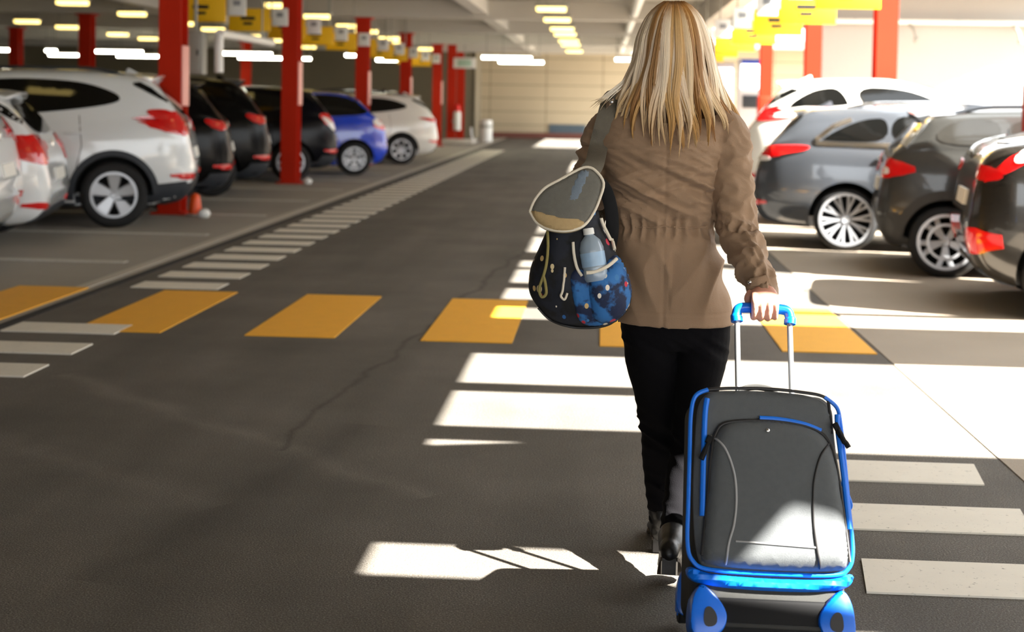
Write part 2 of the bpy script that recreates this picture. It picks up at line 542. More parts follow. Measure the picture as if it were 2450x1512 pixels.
# ------------------------------------------------------------------ cars
# a car's own frame: x = 0 at the rear bumper, growing to the nose; y across; z up
def car_section(c, x):
    zb, zt = c['botf'](x), c['topf'](x)
    w = c['W'] / 2 * c['planf'](x)
    zs = min(c['beltf'](x), zt - .05)
    zs = max(zs, zb + (zt - zb) * .45)
    pts = [(0, zb), (.55 * w, zb), (.84 * w, zb + .01 * 0)]
    for t, k in ((0.05, .93), (.14, .972), (.28, .992), (.45, 1.0), (.62, 1.0), (.76, .996), (.88, .985), (.96, .966), (1.0, .95)):
        pts.append((k * w, zb + (zs - zb) * t))
    gh = zt - zs
    ys = .95 * w
    rz = min(.11, .45 * gh)
    tum = c.get('tum', .30)
    ye = max(ys - tum * max(0, gh - rz), .5 * ys)
    zc = zt - min(.035, gh * .25)
    for t in (.12, .3, .5, .7, .88, 1):
        bul = .018 * sin(pi * t) * min(1, gh / .3)
        pts.append((ys + (ye - ys) * t + bul, zs + (zc - rz - zs) * t))
    ctl = (ye - tum * rz * .6, zc)
    e2 = (max(ye - .20, .55 * ye), zc + (zt - zc) * .45)
    for t in (.25, .5, .75, 1):
        pts.append(((1 - t) ** 2 * ye + 2 * t * (1 - t) * ctl[0] + t * t * e2[0], (1 - t) ** 2 * (zc - rz) + 2 * t * (1 - t) * ctl[1] + t * t * e2[1]))
    for t in (.35, .7, 1):
        pts.append((e2[0] * (1 - t), e2[1] + (zt - e2[1]) * (1 - (1 - t) ** 2)))
    return pts

class Skin:
    """projects flat outlines onto a car's body"""
    def __init__(s, bvh, L):
        s.b, s.L = bvh, L
    def hit(s, u, v, ax, sg):
        if ax == 'side':
            o, d = Vector((u, sg * 3, v)), Vector((0, -sg, 0))
        elif ax == 'rear':
            o, d = Vector((-3, u, v)), Vector((1, 0, 0))
        elif ax == 'front':
            o, d = Vector((s.L + 3, u, v)), Vector((-1, 0, 0))
        else:
            o, d = Vector((u, v, 5)), Vector((0, 0, -1))
        p, nrm, i, dist = s.b.ray_cast(o, d)
        if p is None:
            q = o + d * 2.6
            p, nrm, i, dist = s.b.find_nearest(q)
        if nrm.dot(d) > 0:
            nrm = -nrm
        return p, nrm
    def decal(s, mb, poly, ax, sg=1, off=.006, res=.05, mi=0):
        bm = bmesh.new()
        vs = [bm.verts.new((p[0], p[1], 0)) for p in poly]
        bm.faces.new(vs)
        bmesh.ops.triangulate(bm, faces=bm.faces[:])
        us = [p[0] for p in poly]; ws = [p[1] for p in poly]
        for lo, hi, no in ((min(us), max(us), (1, 0, 0)), (min(ws), max(ws), (0, 1, 0))):
            k = math.ceil(lo / res)
            while k * res < hi:
                co = (k * res, 0, 0) if no[0] else (0, k * res, 0)
                bmesh.ops.bisect_plane(bm, geom=bm.verts[:] + bm.edges[:] + bm.faces[:], plane_co=co, plane_no=no, dist=1e-5)
                k += 1
        bm.verts.index_update()
        hits = [s.hit(v.co.x, v.co.y, ax, sg) for v in bm.verts]
        mb.add([p + n_ * off for p, n_ in hits], [[v.index for v in f.verts] for f in bm.faces], mi)
        for e in bm.edges:
            if len(e.link_faces) == 1:
                a, b = e.verts[0].index, e.verts[1].index
                (pa, na), (pb, nb) = hits[a], hits[b]
                mb.add([pa + na * off, pb + nb * off, pb - nb * .006, pa - na * .006], [(0, 1, 2, 3)], mi, False)
        bm.free()

def wheel(parent, x, y, R, rr, sg, style, wid=.205):
    """tyre with its rim; sg = outward side"""
    t = MB()
    h = wid / 2
    t.lathe([(rr - .012, -h * .8), (rr + .01, -h * .95), (R - .05, -h), (R - .015, -h * .86), (R, -h * .6), (R, h * .6), (R - .015, h * .86), (R - .05, h), (rr + .01, h * .95), (rr - .012, h * .8)], 40, 'y', closed=True)
    o = t.build('wheel', M['rubber'], parent, loc=(x, y, R))
    r = MB()
    yo = sg * h * .80
    def lip(ri, ro, a, b, mi=0):
        r.lathe([(ri, a), (ro, a), (ro, b), (ri, b)], 40, 'y', closed=True, mi=mi)
    lip(rr - .022, rr + .006, yo - sg * .03, yo + sg * .012)
    r.lathe([(rr - .006, yo - sg * .13), (rr - .006, yo - sg * .02), (rr - .012, yo - sg * .02), (rr - .012, yo - sg * .13)], 40, 'y', closed=True, mi=1)
    r.lathe([(.002, yo - sg * .125), (rr - .01, yo - sg * .125)], 40, 'y', mi=1)
    r.lathe([(.001, yo - sg * .02), (.03, yo - sg * .018), (.045, yo - sg * .03), (.055, yo - sg * .06)], 20, 'y')
    n, w0, w1 = style['n'], style['w0'], style['w1']
    for k in range(n):
        a0 = 2 * pi * k / n + style.get('ph', 0)
        for dv in ((-style['split'], style['split']) if style.get('split') else (0,)):
            pts = []
            for (rad, wd, dd) in ((.035, w0, .028), (rr * .5, (w0 + w1) / 2, .022), (rr - .012, w1, .008)):
                ang = a0 + dv * (rad / rr) * style.get('fan', 1)
                pts.append((rad, wd, ang, yo - sg * dd))
            ring = []
            for (rad, wd, ang, yy) in pts:
                c = Vector((rad * cos(ang), 0, rad * sin(ang))); tg = Vector((-sin(ang), 0, cos(ang))) * wd / 2
                ring.append([c - tg + Vector((0, yy - sg * .022, 0)), c - tg * .8 + Vector((0, yy, 0)), c + tg * .8 + Vector((0, yy, 0)), c + tg + Vector((0, yy - sg * .022, 0))])
            r.loft(ring, True, True)
    if style.get('ring'):
        lip(rr * style['ring'] - .012, rr * style['ring'] + .012, yo - sg * .03, yo - sg * .008)
    r.build('rim', [style.get('m', M['alloy']), M['well']], o)
    return o

NAVY_ROOF = mat('navy_roof', (10, 12, 30), .25, var=.05, scale=4)
def make_car(name, label, c, X, Y, rz, group=None, cat='car'):
    root = empty(name, label, cat, (X, Y, 0), rz, group)
    for k in ('top', 'bot', 'belt', 'plan'):
        c[k + 'f'] = pchip(c[k])
    L, Wd = c['L'], c['W']
    xs = [0, .006, .02, .04, .07, .1, .13, .17, .21, .25, .3, .35, .4, .45, .5, .56, .62, .7, .8, .9, 1.0]
    k = 1.12
    while k < L - .75:
        xs.append(k); k += .12
    xs += [L - q for q in (.66, .56, .46, .36, .28, .2, .13, .08, .04, .012, 0)]
    rings = []
    for x in xs:
        h = car_section(c, x)
        rings.append([(x, y, z) for y, z in h] + [(x, -y, z) for y, z in h[-2:0:-1]])
    b = MB(); b.loft(rings)
    body = b.build('body', c['paint'], root, sharp=0)
    bvh = BVHTree.FromPolygons([Vector(p) for p in b.v], b.f)
    S = Skin(bvh, L)
    R, rr = c['R'], c['rr']
    wx = c['wx']
    AR = c.get('arch', R + .045)
    cut = MB()
    for x in wx:
        for sg in (1, -1):
            y0, y1 = sg * (Wd / 2 - .30), sg * (Wd / 2 + .2)
            ring = [[(x + AR * cos(a), yy, R * 1.02 + AR * sin(a)) for a in [2 * pi * q / 48 for q in range(48)]] for yy in (y0, y1)]
            cut.loft(ring)
    co = cut.build('cutter', c['paint'], None, sharp=0)
    co.matrix_world = root.matrix_basis
    bpy.context.view_layer.update()
    md = body.modifiers.new('b', 'BOOLEAN'); md.operation = 'DIFFERENCE'; md.solver = 'EXACT'; md.object = co
    baked(body, [co])
    body.data.set_sharp_from_angle(angle=radians(42))
    for p in body.data.polygons:
        p.use_smooth = True
    yo = Wd / 2 - .115 - c.get('inset', .015)
    for x in wx:
        for sg in (1, -1):
            wheel(root, x, sg * yo, R, rr, sg, c['style'])
            lb = MB()
            ring = lambda yy, q: [(x + q * cos(a), yy, R * 1.02 + q * sin(a)) for a in [pi * k / 24 - .12 * pi * 0 for k in range(25)]]
            lb.loft([ring(sg * (Wd / 2 - .30), AR - .004), ring(sg * (Wd / 2 - .035), AR - .004)], False, False)
            lb.add([(x + q * cos(a), sg * (Wd / 2 - .298), R * 1.02 + q * sin(a)) for q in (0.001, AR) for a in [pi * k / 24 for k in range(25)]], [(k, k + 1, 26 + k, 25 + k) for k in range(24)])
            lb.build('wheel_housing', M['well'], root)
            if c.get('arch_trim'):
                a = MB()
                w = c['arch_trim']
                out = [(x + (AR + w) * cos(t), R * 1.02 + (AR + w) * sin(t)) for t in [pi * k / 30 for k in range(31)]]
                inn = [(x + (AR - .004) * cos(t), R * 1.02 + (AR - .004) * sin(t)) for t in [pi * k / 30 for k in range(31)]]
                # in quads so that the ring stays a ring
                for k in range(30):
                    S.decal(a, [inn[k], out[k], out[k + 1], inn[k + 1]], 'side', sg, .014, .2)
                a.build('wheel_arch_trim', c.get('trim_mat', M['cladding']), root)
    def part(nm, m, jobs, lab=None, res=.05, off=.006, par=None):
        mb = MB()
        for (poly, ax, sg) in jobs:
            S.decal(mb, poly, ax, sg, off, res)
        o = mb.build(nm, m, par or root, sharp=30)
        if lab:
            o['label'] = lab
        return o
    for poly in c['windows']:
        for sg in (1, -1):
            part('side_window', c.get('glass', M['glass']), [(chaikin(poly, 2), 'side', sg)])
    if c.get('win_trim'):
        for sg in (1, -1):
            mb = MB()
            P = [Vector(p) for p in c['win_trim']]
            w = .022
            for i in range(len(P) - 1):
                d = (P[i + 1] - P[i]).normalized(); nn = Vector((-d.y, d.x)) * w
                S.decal(mb, [P[i] - nn, P[i + 1] - nn + d * .01, P[i + 1] + nn + d * .01, P[i] + nn], 'side', sg, .012, .12)
            mb.build('window_trim', M['chrome'], root)
    part('rear_window', c.get('glass', M['glass']), [(chaikin([(p[0], p[1]) for p in c['rearwin']] + [(-p[0], p[1]) for p in c['rearwin'][::-1]], 2), 'rear', 1)] + [(chaikin(q, 1), 'side', sg) for q in c.get('rearwin_side', []) for sg in (1, -1)])
    ws = c['windshield']                       # (x0, x1, y0, y1) seen from above
    part('windshield', M['glass'], [([(ws[0], -ws[2]), (ws[1], -ws[3]), (ws[1], ws[3]), (ws[0], ws[2])], 'top', 1)], res=.1)
    if c.get('roof_panel'):
        part('roof_panel', NAVY_ROOF, [(c['roof_panel'], 'top', 1)], res=.1)
    for sg in (1, -1):
        jobs = [(chaikin(q, 2), 'side', sg) for q in c['tail_side']] + [(chaikin([(sg * p[0], p[1]) for p in q], 2), 'rear', 1) for q in c['tail_rear']]
        o = part('tail_light', M['tail_red'], jobs, res=.03, off=.012)
        if c.get('tail_clear_side') or c.get('tail_clear_rear'):
            part('clear_lens', M['tail_white'], [(chaikin(q, 2), 'side', sg) for q in c.get('tail_clear_side', [])] + [(chaikin([(sg * p[0], p[1]) for p in q], 2), 'rear', 1) for q in c.get('tail_clear_rear', [])], res=.03, off=.017, par=o)
        if c.get('reflector'):
            part('reflector', M['tail_red'], [(chaikin([(sg * p[0], p[1]) for p in c['reflector']], 1), 'rear', 1)] + [(chaikin(q, 1), 'side', sg) for q in (c.get('reflector_side') or [])], res=.04, off=.012)
        part('headlight', M['tail_white'], [(chaikin([(sg * .42 * Wd, c['hz'] - .07), (sg * .25 * Wd, c['hz'] - .05), (sg * .27 * Wd, c['hz'] + .05), (sg * .43 * Wd, c['hz'] + .07)], 2), 'front', 1)])
        for hx in c['handles']:
            hm = MB()
            p, nn = S.hit(hx, c['handle_z'], 'side', sg)
            hm.box(p + nn * .02, (.19, .022, .028), bevel=.009)
            hm.build('door_handle', c.get('handle_mat', c['paint']), root)
        mm = MB()
        p, nn = S.hit(c['mirror'][0], c['mirror'][1], 'side', sg)
        mm.ell(p + Vector((.0, sg * .11, .05)), (.06, .11, .075))
        mm.box(p + Vector((0, sg * .02, .02)), (.05, .1, .04), bevel=.01)
        mm.build('wing_mirror', c['paint'], root)
    if c.get('clad'):
        for sg in (1, -1):
            [part('side_cladding', c.get('trim_mat', M['cladding']), [(q, 'side', sg)], off=.011, res=.08) for q in c['clad']]
    if c.get('bumper'):
        z0, z1, hw = c['bumper']
        part('rear_bumper_skirt', c.get('trim_mat', M['cladding']), [([(-hw, z0), (hw, z0), (hw, z1), (hw * .5, z1 + .03), (-hw * .5, z1 + .03), (-hw, z1)], 'rear', 1)], off=.012, res=.06)
    pz = c['plate_z']
    part('licence_plate', M['plate'], [([(-.26, pz), (.26, pz), (.26, pz + .11), (-.26, pz + .11)], 'rear', 1)], off=.014, res=.1)
    for ln in c.get('gaps', []):
        for sg in (1, -1):
            gm = MB()
            P = [Vector(p) for p in ln]
            for i in range(len(P) - 1):
                d = (P[i + 1] - P[i]).normalized(); nn = Vector((-d.y, d.x)) * .004
                S.decal(gm, [P[i] - nn, P[i + 1] - nn, P[i + 1] + nn, P[i] + nn], 'side', sg, .0025, .08)
            gm.build('panel_gap', M['gap'], root, sharp=0)
    if c.get('spoiler'):
        x0, z0, x1, z1, hw = c['spoiler']      # tip, root, half width
        sp = MB()
        rings = []
        for t in np.linspace(-1, 1, 17):
            y = t * hw; k = 1 - .25 * abs(t) ** 3
            tip = x1 + (x0 - x1) * k
            dz = -.045 * t * t
            rings.append([(x1 + .10, y, z1 + dz + .004), ((x1 + tip) / 2, y, (z1 + z0) / 2 + dz + .008), (tip, y, z0 + dz), (tip + .012, y, z0 + dz - .028), (x1 + .05, y, z1 + dz - .075)])
        sp.loft(rings)
        sp.build('roof_spoiler', c['paint'], root)
    if c.get('rails'):
        x0, x1 = c['rails']
        for sg in (1, -1):
            rl = MB()
            yy = c['rail_y'] * Wd / 2
            pts = []
            for t in np.linspace(0, 1, 15):
                x = x0 + (x1 - x0) * t
                zz = S.hit(x, sg * yy, 'top', 1)[0].z
                pts.append((x, sg * yy, zz + .045 * min(1, 6 * t, 6 * (1 - t)) - .005))
            rl.tube(pts, .018, 8)
            rl.build('roof_rail', c.get('rail_mat', M['cladding']), root)
    if c.get('fin'):
        fm = MB()
        zz = S.hit(c['fin'], 0, 'top', 1)[0].z
        fm.loft([[(c['fin'] - .07 * k + dx, dy * k, zz - .01 + .07 * (1 - k)) for dx, dy in ((-.07 * k, 0), (0, .025), (.09 * k, 0), (0, -.025))] for k in (1, .6, .15)])
        fm.build('antenna_fin', c['paint'], root)
    bl = MB()                                   # badge: a plain chrome ring on the tailgate
    p, nn = S.hit(0, c.get('badge_z', pz + .22), 'rear', 1)
    bl.lathe([(.045, 0), (.058, .006), (.05, .012)], 24, 'x', closed=True)
    bl.build('badge', M['chrome'], root, loc=tuple(p - Vector((.012, 0, 0))))
    if c.get('exhaust'):
        for sg in (1, -1):
            em = MB()
            em.lathe([(.035, 0), (.042, 0), (.042, .12), (.035, .12)], 20, 'x', closed=True)
            em.build('exhaust_tip', M['chrome'], root, loc=(.05, sg * c['exhaust'], c['bot'][0][1] - .05))
    return root

ST5 = dict(n=5, w0=.07, w1=.17, ph=.31)
ST10 = dict(n=10, w0=.022, w1=.028, split=.13, ph=.1)
STSQ = dict(n=5, w0=.045, w1=.05, split=.30, ph=.94, ring=.62, fan=.9)
ST7 = dict(n=7, w0=.05, w1=.05, ph=.2)

def suv(p, k=1.0, **kw):
    """compact crossover, 4.25 m long"""
    c = dict(L=4.25, W=1.78, R=.345, rr=.235, wx=(.80, 3.36), inset=.01, paint=p, style=ST5,
        top=[(0, .72), (.03, .86), (.06, .98), (.10, 1.10), (.16, 1.20), (.26, 1.34), (.40, 1.50), (.52, 1.585), (.75, 1.62), (1.2, 1.645), (1.9, 1.64), (2.4, 1.57), (2.75, 1.40), (3.1, 1.17), (3.25, 1.10), (3.8, 1.02), (4.1, .88), (4.25, .66)],
        bot=[(0, .55), (.06, .36), (.2, .27), (.6, .22), (3.6, .22), (4.05, .28), (4.25, .5)],
        belt=[(0, .98), (.3, 1.14), (1.0, 1.10), (2.5, 1.02), (4.25, .9)],
        plan=[(0, .74), (.04, .82), (.12, .90), (.3, .965), (.7, 1), (3.3, 1), (3.8, .95), (4.1, .82), (4.25, .62)],
        windows=[[(.72, 1.36), (.80, 1.28), (1.35, 1.20), (2.15, 1.13), (2.95, 1.10), (2.72, 1.30), (2.35, 1.47), (1.9, 1.535), (1.3, 1.525), (.98, 1.47)]],
        rearwin=[(0, 1.17), (.60, 1.20), (.56, 1.47), (0, 1.52)],
        rearwin_side=[[(.20, 1.265), (.52, 1.52), (.66, 1.50), (.50, 1.42)]],
        windshield=(2.35, 3.02, .55, .66),
        tail_side=[[(.06, .93), (.10, 1.14), (.28, 1.24), (.52, 1.225), (.38, 1.13), (.2, 1.02)]],
        tail_rear=[[(.87, .95), (.58, 1.02), (.52, 1.14), (.70, 1.22), (.84, 1.2)]],
        reflector=[(.84, .52), (.55, .50), (.55, .56), (.84, .58)], reflector_side=[[(.03, .50), (.16, .515), (.16, .56), (.03, .57)]],
        clad=[[(.0, .22), (.36, .2), (.36, .46), (.0, .50)], [(1.20, .2), (2.95, .2), (2.95, .38), (1.20, .38)]], bumper=(.25, .46, .84), arch=.40, arch_trim=.06,
        plate_z=.72, badge_z=1.05, handles=(1.20, 2.15), handle_z=.98, mirror=(2.72, 1.10), hz=.78,
        gaps=[[(1.15, 1.16), (1.12, .85), (1.2, .5)], [(2.0, 1.1), (2.02, .4)], [(2.95, 1.05), (2.98, .5)]],
        spoiler=(.36, 1.60, .66, 1.615, .56), rails=(.72, 2.5), rail_y=.66, fin=.75)
    c.update(kw)
    return c

def scaled(c, k):
    """the same car a little larger or smaller"""
    def s2(q): return [(a * k, b * k) for a, b in q]
    for key in ('top', 'bot', 'belt', 'rearwin', 'reflector', 'win_trim'):
        if c.get(key): c[key] = s2(c[key])
    c['plan'] = [(a * k, b) for a, b in c['plan']]
    for key in ('windows', 'rearwin_side', 'tail_side', 'tail_rear', 'tail_clear_side', 'tail_clear_rear', 'reflector_side', 'clad', 'gaps'):
        if c.get(key): c[key] = [s2(q) for q in c[key]]
    for key in ('L', 'W', 'R', 'rr', 'arch', 'plate_z', 'badge_z', 'handle_z', 'hz', 'fin'):
        if c.get(key): c[key] *= k
    for key in ('wx', 'windshield', 'bumper', 'handles', 'mirror', 'spoiler', 'rails'):
        if c.get(key): c[key] = tuple(v * k for v in c[key])
    return c

WHITE = paint('white_paint', (226, 230, 232))
BLACK = mat('black_paint', (6, 6, 7), .2, coat=.04, var=.03, scale=2, spec=.18)
CHAR = paint('charcoal_paint', (48, 48, 46), .28, coat=.6)
GREY = paint('grey_paint', (74, 78, 84), metal=.3)
BLUE = paint('blue_paint', (24, 66, 205))
CREAM = paint('white_paint_warm', (232, 230, 222))
# left row, tails towards the lane
def park_left(xr, ynear, c): return (xr, ynear + c['W'] / 2, pi)
TH_L, TH_R = radians(13.5), radians(9)              # the bays slant a little on both sides
def left_car(name, label, c, xc, yc, group='cars parked on the left', th=TH_L):
    h = c['W'] / 2                                   # (xc, yc): where the rear corner nearest to the lane's mouth stands
    return make_car(name, label, c, xc - h * sin(th), yc + h * cos(th), pi + th, group)
def right_car(name, label, c, xc, yc, th=TH_R, group='cars parked on the right'):
    h = c['W'] / 2
    return make_car(name, label, c, xc + h * sin(th), yc + h * cos(th), -th, group)

def hatch(p, **kw):
    c = suv(p, R=.31, rr=.205, wx=(.72, 3.22), L=4.05, W=1.74,
        top=[(0, .62), (.03, .78), (.06, .90), (.12, 1.0), (.22, 1.14), (.36, 1.30), (.5, 1.40), (.7, 1.455), (1.2, 1.49), (1.8, 1.49), (2.3, 1.41), (2.65, 1.22), (2.95, 1.02), (3.1, .96), (3.6, .88), (3.9, .76), (4.05, .58)],
        bot=[(0, .48), (.06, .30), (.2, .22), (.6, .18), (3.4, .18), (3.85, .24), (4.05, .42)],
        belt=[(0, .88), (.3, 1.0), (1.0, .97), (2.4, .90), (4.05, .78)],
        plan=[(0, .76), (.04, .84), (.12, .91), (.3, .97), (.7, 1), (3.1, 1), (3.6, .95), (3.9, .82), (4.05, .62)],
        windows=[[(.66, 1.22), (.74, 1.12), (1.3, 1.06), (2.1, 1.0), (2.8, .97), (2.55, 1.17), (2.2, 1.33), (1.8, 1.40), (1.2, 1.385), (.9, 1.33)]],
        rearwin=[(0, 1.03), (.58, 1.06), (.53, 1.32), (0, 1.37)], rearwin_side=[[(.19, 1.10), (.46, 1.34), (.60, 1.34), (.42, 1.22)]],
        windshield=(2.25, 2.9, .53, .64),
        tail_side=[[(.05, .80), (.07, .96), (.20, 1.04), (.42, 1.02), (.30, .93), (.18, .84)]],
        tail_rear=[[(.86, .80), (.68, .74), (.52, .86), (.48, 1.0), (.66, 1.04), (.84, 1.02)]],
        reflector=[(.82, .36), (.60, .34), (.60, .40), (.82, .42)], reflector_side=[],
        clad=None, bumper=(.22, .33, .70), arch=.355, arch_trim=None,
        plate_z=.60, badge_z=.93, handles=(1.15, 2.05), handle_z=.86, mirror=(2.55, .98), hz=.68,
        gaps=[[(1.1, 1.03), (1.08, .7), (1.15, .4)], [(1.95, .98), (1.97, .3)], [(2.8, .93), (2.83, .4)]],
        spoiler=(.34, 1.43, .62, 1.455, .55), rails=None, fin=.7)
    c.update(kw)
    return c

left_car('white_crossover', 'white car of which only the tail corner shows at the left edge', suv(WHITE, clad=None, arch_trim=None, bumper=None), -4.74, 10.75)
left_car('white_hatchback', 'white hatchback with a large red tail lamp, in front of the white crossover', scaled(hatch(WHITE), 1.0), -5.07, 12.72)
left_car('white_crossover', 'white crossover with grey wheel arch cladding and five spoke wheels beside the red pillar', scaled(suv(WHITE), 1.03), -4.36, 14.95)
left_car('black_crossover', 'black crossover parked just behind the white crossover with five spoke wheels', scaled(suv(BLACK, clad=None, arch_trim=None, tail_side=[[(.10, .98), (.12, 1.10), (.30, 1.15), (.36, 1.11), (.22, 1.02)]], tail_rear=[[(.84, .99), (.66, 1.02), (.66, 1.10), (.83, 1.12)]], rails=None, ), 1.0), -4.60, 17.45)
left_car('black_crossover', 'second black crossover, between the first black one and the next red pillar', scaled(suv(BLACK, clad=None, arch_trim=None, tail_side=[[(.10, .98), (.12, 1.10), (.30, 1.15), (.36, 1.11), (.22, 1.02)]], tail_rear=[[(.84, .99), (.66, 1.02), (.66, 1.10), (.83, 1.12)]], rails=None, ), 1.04), -4.70, 19.95)
left_car('black_hatchback', 'dark navy hatchback half hidden behind the red pillar and beside the blue car',
    scaled(suv(mat('navy_paint', (6, 7, 16), .2, coat=.04, var=.03, scale=2, spec=.18), clad=None, arch_trim=None, style=STSQ, tail_side=[[(.08, .98), (.12, 1.16), (.28, 1.20), (.34, 1.14), (.2, 1.02)]], tail_rear=[[(.84, .96), (.62, .99), (.60, 1.08), (.82, 1.12)]], rails=None, tail_clear_side=[[(.05, .86), (.08, 1.02), (.2, 1.13), (.30, 1.13), (.16, .98)]]), .98), -4.45, 23.78)
left_car('blue_city_car', 'bright blue small car with dark roof and black glass',
    suv(BLUE, L=3.4, W=1.66, R=.315, rr=.21, wx=(.62, 2.7), style=STSQ, roof_panel=[(.62, -.5), (1.75, -.52), (1.75, .52), (.62, .5)],
        top=[(0, .62), (.03, .80), (.07, .92), (.14, 1.03), (.26, 1.13), (.45, 1.33), (.62, 1.46), (.85, 1.53), (1.3, 1.56), (1.7, 1.53), (2.1, 1.38), (2.4, 1.14), (2.55, 1.04), (3.0, .95), (3.25, .82), (3.4, .6)],
        bot=[(0, .45), (.06, .30), (.2, .22), (.6, .18), (2.8, .18), (3.2, .24), (3.4, .42)], belt=[(0, .92), (.3, 1.06), (1, 1.04), (3.4, .8)],
        plan=[(0, .74), (.04, .83), (.12, .91), (.3, .97), (.6, 1), (2.6, 1), (3.0, .95), (3.25, .82), (3.4, .62)],
        windows=[[(.36, 1.17), (.50, 1.12), (1.2, 1.08), (2.25, 1.06), (1.95, 1.32), (1.6, 1.47), (1.2, 1.49), (.8, 1.46), (.60, 1.36)]],
        rearwin=[(0, 1.08), (.62, 1.10), (.60, 1.44), (0, 1.49)], rearwin_side=[[(.24, 1.11), (.56, 1.44), (.80, 1.50), (.60, 1.36), (.38, 1.14)]],
        windshield=(1.72, 2.35, .5, .6), tail_side=[[(.06, .84), (.08, .98), (.20, 1.06), (.28, 1.0), (.2, .88)]], tail_rear=[[(.8, .84), (.6, .86), (.58, 1.0), (.78, 1.04)]],
        tail_clear_side=[[(.09, .93), (.12, 1.04), (.26, 1.07), (.30, .98), (.2, .92)]],
        clad=None, arch_trim=None, arch=.365, bumper=(.24, .4, .7), reflector=None, plate_z=.55, badge_z=.95, handles=(1.1,), handle_z=.92, mirror=(2.1, 1.05), hz=.7,
        gaps=[[(.98, 1.06), (.95, .7), (1.0, .35)], [(2.15, 1.0), (2.2, .4)]], spoiler=None, rails=None, fin=None), -3.95, 26.15)
left_car('white_estate', 'white car furthest along the left row, beyond the blue car',
    scaled(suv(CREAM, clad=None, arch_trim=None, style=ST7, wx=(.86, 3.3),
        tail_side=[[(.10, 1.0), (.10, 1.07), (.46, 1.10), (.46, 1.06)]], tail_rear=[[(.85, .98), (.45, .99), (.45, 1.08), (.84, 1.08)]],
        bumper=(.25, .36, .7)), .95), -3.57, 31.05)
left_car('black_hatchback', 'black car roof showing behind the furthest white car on the left', suv(BLACK, clad=None, arch_trim=None), -4.4, 33.6)

# right row, tails towards the lane as well
grey = dict(L=4.6, W=1.80, R=.315, rr=.258, wx=(.92, 3.62), inset=.008, paint=GREY, style=ST10,
    top=[(0, .66), (.03, .82), (.07, .93), (.13, 1.02), (.22, 1.12), (.34, 1.27), (.46, 1.375), (.6, 1.42), (1.2, 1.455), (1.9, 1.47), (2.5, 1.43), (2.9, 1.28), (3.3, 1.06), (3.5, .98), (4.1, .9), (4.45, .76), (4.6, .55)],
    bot=[(0, .50), (.05, .36), (.16, .27), (.5, .22), (4.0, .2), (4.4, .26), (4.6, .42)],
    belt=[(0, .95), (.3, 1.05), (1, 1.03), (2.6, .97), (4.6, .8)],
    plan=[(0, .74), (.04, .83), (.12, .91), (.3, .965), (.7, 1), (3.6, 1), (4.1, .95), (4.45, .82), (4.6, .6)],
    windows=[[(.66, 1.10), (.72, 1.085), (1.30, 1.08), (1.30, 1.32), (1.1, 1.31), (.9, 1.24)], [(1.34, 1.08), (1.9, 1.075), (1.9, 1.36), (1.6, 1.355), (1.34, 1.325)], [(1.94, 1.07), (2.95, 1.04), (2.65, 1.24), (2.3, 1.35), (1.94, 1.36)]],
    win_trim=[(.95, 1.30), (.78, 1.23), (.62, 1.10), (.63, 1.06), (.9, 1.055), (1.9, 1.05), (2.95, 1.01)],
    rearwin=[(0, 1.05), (.60, 1.08), (.56, 1.32), (0, 1.36)], rearwin_side=[[(.20, 1.125), (.44, 1.335), (.50, 1.34), (.36, 1.2)]],
    windshield=(2.5, 3.2, .55, .66),
    tail_side=[[(.03, .88), (.04, 1.01), (.20, 1.03), (.56, 1.04), (.54, .99), (.30, .95), (.16, .90)]], tail_rear=[[(.86, .88), (.42, .93), (.42, 1.0), (.84, 1.01)]],
    tail_clear_side=[[(.03, .87), (.04, .92), (.16, .93), (.18, .88)]],
    clad=None, arch=.365, plate_z=.62, badge_z=.95, handles=(1.30, 2.35), handle_z=.93, handle_mat=M['chrome'], mirror=(2.9, 1.03), hz=.7, bumper=(.28, .5, .78),
    reflector=[(.82, .44), (.6, .42), (.6, .47), (.82, .49)], gaps=[[(1.28, 1.05), (1.25, .75), (1.34, .4)], [(2.2, 1.0), (2.22, .3)]],
    spoiler=(.34, 1.405, .62, 1.425, .56), rails=(.9, 2.5), rail_y=.68, rail_mat=M['chrome'], fin=.75, exhaust=.55)
right_car('grey_estate', 'grey metallic estate car with ten double spoke wheels and chrome window line', grey, 1.50, 14.25)
